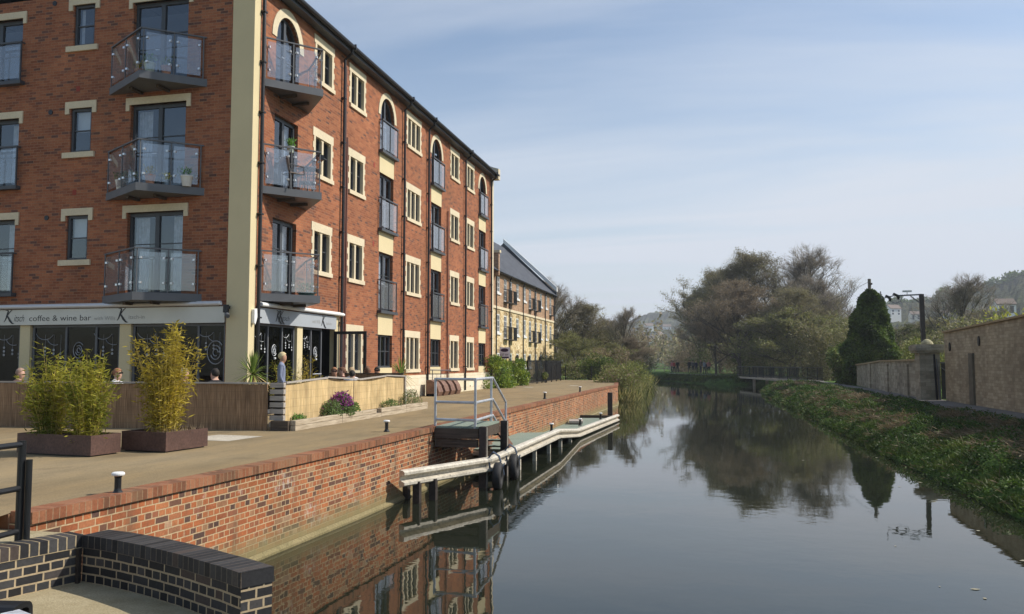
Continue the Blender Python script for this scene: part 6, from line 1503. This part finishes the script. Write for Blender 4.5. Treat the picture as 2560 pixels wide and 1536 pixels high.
def person(loc, rz, label, top, hair, seated=False, s=1.0, skin=None, legs=None, shades=False, hairlen=.0, bare=False, walk=0.0, group=None, fingers=True):
    t = thing('person', (0, 0, 0), label, 'person', group); skin = skin or m_skin; legs = legs or m_trou
    hz = .46 if seated else .93; J = []
    def a(n, p, c, r): J.append((n, p, c, r)); return len(J) - 1
    pel = a('leg', -1, (0, 0, hz), (.15, .11)); wa = a('top', pel, (0, -.01, hz + .17), (.15, .11)); ch = a('top', wa, (0, -.005, hz + .38), (.19, .125)); nb_ = a('skin' if bare else 'top', ch, (0, -.01, hz + .53), (.14, .10))
    nk = a('skin', nb_, (0, .0, hz + .595), .060); h1 = a('skin', nk, (0, .03, hz + .625), (.082, .092)); h2 = a('skin', h1, (0, .025, hz + .735), (.098, .118)); a('skin', h2, (0, .015, hz + .81), (.062, .075))
    for sx in (-1, 1):
        sh = a('top', nb_, (sx * .175, -.01, hz + .495), .072)
        if seated: el = a('skin' if bare else 'top', sh, (sx * .23, .08, hz + .24), .042); wr = a('skin', el, (sx * .14, .32, hz + .25), .028)
        else: el = a('top', sh, (sx * .235, -.02 + walk * sx * .5, hz + .20), .050); wr = a('skin', el, (sx * .235, .10 + walk * sx * .4, hz - .02), .027)
        dr = Vector((sx * -.1, .7, .05)) if seated else Vector((0, .15, -.75)); q = Vector(J[wr][2]); pa = a('skin', wr, tuple(q + dr * .09), (.034, .02))
        if fingers:
            for k, l in ((-1.5, .075), (-.5, .09), (.5, .085), (1.5, .065)):
                sd = Vector((1, 0, 0)) if seated else Vector((0, 1, 0)); r0_ = q + dr * .11 + sd * k * .017; f1 = a('skin', pa, tuple(r0_), .009); f2 = a('skin', f1, tuple(r0_ + dr * l * .7 + Vector((0, 0, -.012))), .008); a('skin', f2, tuple(r0_ + dr * l * 1.15 + Vector((-sx * .006, 0, -.03))), .007)
            sd = Vector((-sx, 0, 0)) if seated else Vector((0, 1, 0)); th = a('skin', pa, tuple(q + dr * .05 + sd * .04), .010); a('skin', th, tuple(q + dr * .10 + sd * .06), .008)
        if seated:
            hp_ = a('leg', pel, (sx * .10, .06, hz), .085); kn = a('leg', hp_, (sx * .12, .46, hz + .01), .06); an = a('leg', kn, (sx * .12, .48, .09), .042); a('foot', an, (sx * .12, .60, .035), .035)
        else:
            w = walk * -sx; hp_ = a('leg', pel, (sx * .09, 0, hz - .08), .088); kn = a('leg', hp_, (sx * .10, .03 + w * .6, .49), .06); an = a('leg', kn, (sx * .10, w * 1.0 - .02, .085), .043); a('foot', an, (sx * .11, w * 1.0 + .14, .032), .033)
    body(t, J, [top, skin, legs, m_black])
    hz2 = hz + .745; hb = MB(); n, k = 14, 8; vs = []; fs = []
    for i in range(k + 1):
        ph = PI * .80 * i / k
        for j in range(n):
            th = 2 * PI * j / n; front = max(0, math.sin(th)); ph2 = ph * (1 - .56 * front ** .6) + .05 * math.sin(j * 2.3 + i) ; ext = hairlen * max(0, (i / k - .7) / .3) * (1 - front)
            kk = 1 + .035 * math.sin(j * 5.1 + i * 1.7); vs.append((.090 * kk * math.sin(ph2) * math.cos(th), .008 + .108 * kk * math.sin(ph2) * math.sin(th), hz2 + .012 + .104 * math.cos(ph2) - ext))
    for i in range(k):
        for j in range(n): fs.append((i * n + j, i * n + (j + 1) % n, (i + 1) * n + (j + 1) % n, (i + 1) * n + j))
    hb.add(vs, fs); o = hb.build('hair', hair, t, smooth=True); so = o.modifiers.new('th', 'SOLIDIFY'); so.thickness = .006
    fb_ = MB(); fb_.lathe([(.004, 0), (.012, .012), (.010, .03), (.003, .05)], (0, .112, hz2 - .045), 6)
    fb_.build('nose', skin, t)
    eb = MB()
    for sx in (-1, 1):
        eb.lathe([(.004, -.006), (.010, 0), (.004, .006)], (sx * .030, .103, hz2 - .004), 8)
    eb.build('eyes', m_black, t); mo = MB(); mo.box(-.024, .100, hz2 - .075, .024, .108, hz2 - .066); mo.build('mouth', plain('lips', (.40, .14, .12), .6), t)
    er = MB()
    for sx in (-1, 1): er.obox((sx * .083, .02, hz2 - .015), (.016, .035, .055))
    er.build('ears', skin, t)
    if shades: g = MB(); g.box(-.068, .100, hz2 - .018, .068, .122, hz2 + .022); g.box(-.088, .0, hz2, -.080, .11, hz2 + .012); g.box(.080, 0, hz2, .088, .11, hz2 + .012); g.build('sunglasses', m_black, t)
    put(t, loc, rz, s); return t
hb_ = lambda n, c: plain(n, c, .8, var=.25, scale=25)
blond = hb_('blond_hair', (.62, .50, .28)); grey = hb_('grey_hair', (.42, .40, .37)); brown = hb_('brown_hair', (.16, .08, .045)); dark = hb_('dark_hair', (.03, .025, .02)); auburn = hb_('auburn_hair', (.30, .14, .07)); sandy_h = hb_('sandy_hair', (.40, .29, .17))
person((-10.2, 18.3, Q), -1.15, 'standing blond woman in an off the shoulder blue grey top outside the cafe window', cloth('blue_grey_top', (.20, .23, .33)), blond, s=.91, bare=True, skin=m_skintan)
seatsx = [(-10.2, 21.2, -2.6, 'auburn haired seated person in sunglasses at the left behind the reed screen', cloth('black_top', (.03, .03, .03)), auburn, True), (-10.25, 21.85, 2.2, 'seated brown haired person between the sunglasses wearer and the white shirt', cloth('maroon_top', (.16, .05, .04)), brown, False),
          (-9.75, 21.35, .1, 'sandy haired seated person in a white shirt behind the reed screen', cloth('white_shirt', (.82, .78, .78)), sandy_h, False), (-10.05, 23.15, 1.2, 'seated person with long brown hair near the far palm', cloth('navy_top', (.03, .04, .07)), brown, False),
          (-9.9, 23.55, -2.8, 'seated dark haired person in sunglasses facing the canal near the far palm', cloth('grey_top', (.12, .13, .16)), dark, True), (-9.45, 20.75, .3, 'seated person in a white top with head hidden low behind the reed screen', cloth('white_blouse', (.8, .82, .84)), dark, False),
          (-15.95, 16.3, -1.4, 'bald seated man at the far left behind the shaded screen', cloth('brown_jumper', (.10, .06, .05)), hb_('cropped_grey_hair', (.36, .24, .18)), False), (-13.35, 16.4, -1.4, 'seated person in a patterned white shirt and glasses behind the left bamboo', cloth('patterned_shirt', (.55, .56, .60)), auburn, True),
          (-11.55, 16.35, -1.3, 'grey haired seated person in a pink shirt behind the shaded screen', cloth('pink_shirt', (.70, .38, .42)), grey, False), (-10.75, 16.35, 1.2, 'dark haired seated person in black at the right end of the shaded screen', cloth('black_jacket', (.02, .02, .022)), dark, False)]
stool = None
for i, (x, y, rz, lab, top, hair, sh) in enumerate(seatsx):
    low = 'hidden low' in lab
    person((x, y, Q), rz, lab, top, hair, True, .94 if not low else .88, shades=sh, hairlen=.08 if 'long' in lab else 0, skin=m_skintan if i in (0, 4) else m_skin)
    c = chair((x, y, Q), rz + PI, 'cafe chair under: ' + lab, m_frame); c['label'] = 'dark cafe chair carrying the ' + lab.split(' behind')[0].split(' near')[0].split(' at the')[0].replace('seated ', '')[:60]; c['category'] = 'chair'; c['group'] = 'cafe chairs on the terrace'
# walkers by the canal bend
wk = [(1679, 'person in pink at the left of the walkers by the bend', (.55, .18, .2)), (1685, 'person in red walking beside the one in pink', (.45, .08, .08)), (1694, 'person in black just right of the red one by the bend', (.02, .02, .025)),
      (1723, 'tall person in black standing alone in the middle of the towpath', (.02, .02, .025)), (1732, 'person in grey right of the lone dark walker', (.12, .12, .13)), (1740, 'person in dark blue in the middle of the walkers', (.03, .04, .08)),
      (1752, 'person in brown among the right group of walkers', (.16, .11, .08)), (1761, 'person in pale blue among the right group of walkers', (.35, .40, .5)), (1767, 'small person in navy beside the one in salmon', (.04, .05, .09)), (1772, 'person in salmon pink at the right end of the walkers', (.62, .28, .26))]
for i, (px, lab, c) in enumerate(wk):
    t = (px - 1679) / 93; y = 133 - 14 * t; x = AX(px, y)
    person((x, y, .935), RND.uniform(0, 6), lab, cloth('walker_top_%s' % lab.split()[2], c), [brown, dark, sandy_h][i % 3], s=(1.12 if i != 8 else .9) * RND.uniform(.94, 1.04), walk=.12, fingers=False, group='walkers on the towpath at the canal bend')

# ------------------------------------------------------------------ hills with houses
m_hill = None
def hillmat(name, a, b, c):
    nt = NT(name); w = wpos(nt); n = noise(nt, .014, 5, .6, w); r = ramp(nt, [(.34, a), (.5, b), (.66, c)]); nt.l(n, r)
    n2 = noise(nt, .12, 4, .75, w); r2 = ramp(nt, [(.3, (.5,) * 3), (.7, (1.45,) * 3)]); nt.l(n2, r2); cc = mix(nt, 1.0, r.outputs[0], r2.outputs[0], 'MULTIPLY')
    return finish(nt, cc, 1, 0, 0, n2.outputs[0], 4, 1)
m_hill = hillmat('wooded_hillside', (.045, .05, .028), (.07, .075, .04), (.10, .12, .05))
def hill(name, rows, seed, nx=150):
    """rows: list of (distance, [(px, top_z)...]) from near to far, joined into one slope"""
    fine = []
    for (ya, pa), (yb, pb) in zip(rows, rows[1:]):
        for q in range(5):
            k = q / 5; fine.append((ya + (yb - ya) * k, [(p, za + (float(np.interp(p, [e[0] for e in pb], [e[1] for e in pb])) - za) * k) for p, za in pa]))
    rows = fine + [rows[-1]]
    rnd = random.Random(seed); vs = []; ny = 0; offs_ = [rnd.uniform(0, 9) for _ in range(8)]
    for r_, (Y, prof_) in enumerate(rows):
        ny += 1
        for i in range(nx):
            px = prof_[0][0] + (prof_[-1][0] - prof_[0][0]) * i / (nx - 1); z = float(np.interp(px, [p[0] for p in prof_], [p[1] for p in prof_])); x = AX(px, Y)
            b = (math.sin(x * .021 + 2 * math.sin(Y * .017)) * 2.2 + math.sin(x * .063 + Y * .041) * 1.6 + math.sin(x * .17 - Y * .09 + 1) * 1.1 + rnd.gauss(0, .8)) * (Y / 900) * (1 if r_ else 0)
            vs.append((x, Y + rnd.uniform(-2, 2), z + b))
    fs = [(j * nx + i, j * nx + i + 1, (j + 1) * nx + i + 1, (j + 1) * nx + i) for j in range(ny - 1) for i in range(nx - 1)]
    mb = MB(); mb.v = vs; mb.f = fs; mb.mi = [0] * len(fs); return tag(mb.build(name, m_hill, smooth=False), kind='structure')
def HZ(py, Y): return H + (906 - py) / 2050 * Y * 1.0
LP = [(1000, 830), (1300, 835), (1480, 832), (1560, 808), (1600, 790), (1650, 784), (1720, 784), (1800, 800), (1900, 820), (2100, 830), (2300, 812), (2600, 800)]
hill('hills', [(520, [(p, 2) for p, y in LP]), (700, [(p, HZ(y + 78, 700)) for p, y in LP]), (900, [(p, HZ(y + 45, 900)) for p, y in LP]), (1100, [(p, HZ(y + 18, 1100)) for p, y in LP]), (1250, [(p, HZ(y, 1250)) for p, y in LP]), (1500, [(p, HZ(y, 1250) * .5) for p, y in LP])], 3, 260)
RP = [(1900, 860), (2100, 825), (2200, 785), (2240, 776), (2330, 772), (2400, 758), (2470, 744), (2530, 726), (2560, 712), (2640, 700), (2760, 690), (3000, 700), (3400, 740)]
hill('hills', [(260, [(p, 2) for p, y in RP]), (360, [(p, HZ(min(y + 95, 890), 360)) for p, y in RP]), (460, [(p, HZ(min(y + 50, 880), 460)) for p, y in RP]), (560, [(p, HZ(y + 15, 560)) for p, y in RP]), (640, [(p, HZ(y, 640)) for p, y in RP]), (820, [(p, HZ(y, 640) * .5) for p, y in RP])], 5, 220)
m_hwall = plain('pale_house_wall', (.72, .66, .54), .9); m_hroof = plain('house_roof', (.22, .17, .14), .9); m_hwhite = plain('white_house_wall', (.85, .84, .80), .9)
def house(px, py, Y, w, h, lab, m=None, rz=0.0, group='houses on the far hillside'):
    x = AX(px, Y); z = HZ(py, Y); t = thing('house', (x, Y, z), lab, 'house', group); c, s_ = math.cos(rz), math.sin(rz); T = lambda a, b, d: (x + a * c - b * s_, Y + a * s_ + b * c, z + d); dp = w * .7
    mb = MB(); mb.prism([T(-w / 2, -dp / 2, -4), T(w / 2, -dp / 2, -4), T(w / 2, dp / 2, -4), T(-w / 2, dp / 2, -4)], (0, 0, h + 4)); mb.prism([T(-w / 2, -dp / 2, h), T(-w / 2, dp / 2, h), T(-w / 2, 0, h + w * .3)], Vector(T(w, 0, 0)) - Vector(T(0, 0, 0))); mb.build('wall', m or m_hwall, t)
    mb = MB(); 
    for q in (-1, 1): mb.prism([T(-w * .54, q * dp * .56, h - .02), T(w * .54, q * dp * .56, h - .02), T(w * .54, 0, h + w * .3 + .12), T(-w * .54, 0, h + w * .3 + .12)], (0, 0, .3))
    mb.build('roof', m_hroof, t)
    mb = MB()
    for i in (-.28, .28):
        for zz in (h * .25, h * .68): P = T(w * i, -dp / 2 - .05, zz); mb.prism([T(w * i - .5, -dp / 2 - .05, zz - .5), T(w * i + .5, -dp / 2 - .05, zz - .5), T(w * i + .5, -dp / 2 - .05, zz + .5), T(w * i - .5, -dp / 2 - .05, zz + .5)], Vector(T(0, .04, 0)) - Vector(T(0, 0, 0)))
    mb.build('windows', m_frame, t)
house(1622, 838, 880, 9, 9, 'cream towered house low on the far left hillside', m_hwhite, .5); house(1632, 862, 720, 10, 5, 'pale gabled house beside the wood below the far hill', m_hwall, -.4)
house(1612, 862, 760, 11, 5, 'long buff house at the foot of the far left hill', m_hwall, .8); house(1668, 830, 960, 9, 5, 'tiny white house high on the far left hill', m_hwhite, .2); house(1603, 850, 820, 8, 5, 'small grey house at the left edge of the hillside village', m_hwall, .3); house(1648, 850, 800, 8, 5, 'small cream house at the right of the hillside village', m_hwall, 1.2)
house(2236, 798, 500, 7, 3.6, 'white gabled house on the hillside left of the camera pole', m_hwhite, .5, 'houses on the right hillside'); house(2290, 808, 480, 5, 2.6, 'low pale house on the hillside behind the camera pole', m_hwall, .2, 'houses on the right hillside'); house(2365, 806, 480, 4.5, 2.6, 'small white house on the hillside behind the lone bare tree', m_hwhite, -.3, 'houses on the right hillside')
house(2515, 797, 260, 5, 2.4, 'white roofed building just above the stone wall at the right', m_hwhite, .1, 'houses on the right hillside')
# woods at the foot of the hills, a far off mass
mb = MB(); rnd = random.Random(55)
for i in range(42000):
    px = rnd.uniform(1380, 2900); Y = rnd.uniform(200, 330) if px > 2100 else rnd.uniform(185, 460); x = AX(px, Y); hh = (6 + 2.5 * math.sin(px * .045 + Y * .05) + 1.8 * math.sin(px * .13 + 1)) * (1 if px > 2100 else 1.1 + Y / 900)
    z = 1 + hh * math.sqrt(rnd.random()); leafquad(mb, (x, Y, z), (rnd.gauss(0, 1), rnd.gauss(0, 1), rnd.gauss(0, 1)), rnd.uniform(.4, 1.0) * (1 + Y / 600), .5 * (1 + Y / 600), rnd, 0 if rnd.random() < .6 else 1)
tag(mb.build('far_woodland', [m_bud, m_brownbud], loc=(0, 300, 0)), kind='stuff', label='hazy brown and olive woodland at the foot of the hills', cat='woodland')
# trees and tree line on the right hill's crest
mb = MB()
for i in range(9000):
    px = rnd.uniform(2190, 2640); y = float(np.interp(px, [p[0] for p in RP], [p[1] for p in RP])); Y = 638; k = max(0, math.sin(px * .11) + math.sin(px * .043 + 1)) * 2.2 + 2.2; x = AX(px, Y); leafquad(mb, (x + rnd.gauss(0, 1), Y - rnd.uniform(0, 20), HZ(y, Y) + (k * rnd.random()) * 1.6 - 1.5), (rnd.gauss(0, 1), rnd.gauss(0, 1), rnd.gauss(0, 1)), 2.2, 1.3, rnd, 0)
tag(mb.build('hilltop_trees', [m_ivy], loc=(200, 640, 30)), kind='stuff', label='line of dark trees along the crest of the right hill', cat='woodland')

# ------------------------------------------------------------------ air, sky, sun, camera
SUN = Vector((.95, .33, .88)).normalized()
el = math.asin(SUN.z); az = math.atan2(SUN.x, SUN.y)
nt = NT('haze_air'); nt.t.nodes.remove(nt.t.nodes['Principled BSDF']) if 'Principled BSDF' in nt.t.nodes else None
pv = nt.n('ShaderNodeVolumePrincipled'); pv.inputs['Color'].default_value = (.86, .91, 1.0, 1); pv.inputs['Density'].default_value = .00038; pv.inputs['Anisotropy'].default_value = .1
nt.t.links.new(pv.outputs[0], nt.out.inputs['Volume'])
mb = MB(); mb.box(-900, -60, -3.5, 900, 1600, 110); hz_ = mb.build('haze', nt.m, loc=(0, 0, -3.5)); tag(hz_, kind='stuff', label='thin bluish haze filling the valley', cat='haze')
wd = bpy.data.worlds.new('World'); SC.world = wd; wd.use_nodes = True; t = wd.node_tree; t.nodes.clear()
sk = t.nodes.new('ShaderNodeTexSky'); sk.sky_type = 'NISHITA'; sk.sun_disc = False; sk.sun_elevation = el; sk.sun_rotation = az; sk.air_density = 1.15; sk.dust_density = .9; sk.ozone_density = 2.0; sk.altitude = 20
tc = t.nodes.new('ShaderNodeTexCoord'); sp = t.nodes.new('ShaderNodeSeparateXYZ'); t.links.new(tc.outputs['Generated'], sp.inputs[0])
def M(op, a, b=0.0, cl=False):
    m = t.nodes.new('ShaderNodeMath'); m.operation = op; m.use_clamp = cl
    for i, v in ((0, a), (1, b)):
        if hasattr(v, 'links'): t.links.new(v, m.inputs[i])
        else: m.inputs[i].default_value = v
    return m.outputs[0]
zc = M('MAXIMUM', sp.outputs[2], .02); zd = M('ADD', zc, .12); cx = M('DIVIDE', sp.outputs[0], zd); cy = M('DIVIDE', sp.outputs[1], zd)
cb = t.nodes.new('ShaderNodeCombineXYZ'); t.links.new(cx, cb.inputs[0]); t.links.new(cy, cb.inputs[1])
mp = t.nodes.new('ShaderNodeMapping'); mp.inputs[2].default_value = (0, 0, .55); mp.inputs[3].default_value = (.44, 1.5, 1); t.links.new(cb.outputs[0], mp.inputs[0])
nz = t.nodes.new('ShaderNodeTexNoise'); nz.inputs['Scale'].default_value = .62; nz.inputs['Detail'].default_value = 7; nz.inputs['Roughness'].default_value = .52; nz.inputs['Distortion'].default_value = .5; t.links.new(mp.outputs[0], nz.inputs['Vector'])
mr = t.nodes.new('ShaderNodeMapRange'); mr.inputs[1].default_value = .36; mr.inputs[2].default_value = .66; mr.inputs[4].default_value = .9; t.links.new(nz.outputs[0], mr.inputs[0])
# veil toward the horizon
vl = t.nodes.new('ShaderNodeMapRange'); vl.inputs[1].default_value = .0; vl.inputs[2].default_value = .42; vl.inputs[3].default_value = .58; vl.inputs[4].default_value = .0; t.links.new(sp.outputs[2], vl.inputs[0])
fc = M('MAXIMUM', mr.outputs[0], 0); fc = M('ADD', fc, vl.outputs[0], True); dm = t.nodes.new('ShaderNodeMapRange'); dm.inputs[1].default_value = -.35; dm.inputs[2].default_value = .55; dm.inputs[3].default_value = .15; t.links.new(sp.outputs[1], dm.inputs[0]); fc = M('MULTIPLY', fc, dm.outputs[0], True)  # cloud and veil thinned behind the camera to darken the fill on shaded walls
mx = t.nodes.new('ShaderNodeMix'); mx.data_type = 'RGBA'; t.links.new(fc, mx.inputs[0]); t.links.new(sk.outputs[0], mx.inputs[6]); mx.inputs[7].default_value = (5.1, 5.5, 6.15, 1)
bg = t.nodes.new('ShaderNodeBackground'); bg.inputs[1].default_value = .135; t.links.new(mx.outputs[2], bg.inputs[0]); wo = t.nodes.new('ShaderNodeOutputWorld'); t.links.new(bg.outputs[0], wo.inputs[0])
sl = bpy.data.lights.new('sun', 'SUN'); sl.energy = 4.7; sl.angle = rad(.55); sl.color = (1.0, .93, .82); so = bpy.data.objects.new('sun', sl); COL.objects.link(so); so.rotation_euler = (-SUN).to_track_quat('-Z', 'Y').to_euler()
cd = bpy.data.cameras.new('camera'); co = bpy.data.objects.new('camera', cd); COL.objects.link(co); SC.camera = co
cd.sensor_width = 36; cd.lens = 36 * 2050 / 2560; cd.clip_start = .05; cd.clip_end = 4000
co.location = (0, 0, H); co.rotation_euler = (rad(90 + 3.851), 0, rad(13.493))
vs_ = SC.view_settings; SC.display_settings.display_device = 'sRGB'; vs_.view_transform = 'Standard'; vs_.look = 'None'; vs_.exposure = 0.07; vs_.gamma = 1
SC.cycles.use_denoising = True; SC.cycles.max_bounces = 8; SC.cycles.transparent_max_bounces = 16; SC.cycles.volume_bounces = 0; SC.cycles.caustics_reflective = False; SC.cycles.caustics_refractive = False
SC.render.resolution_x = 1024; SC.render.resolution_y = 614
bpy.context.view_layer.update()
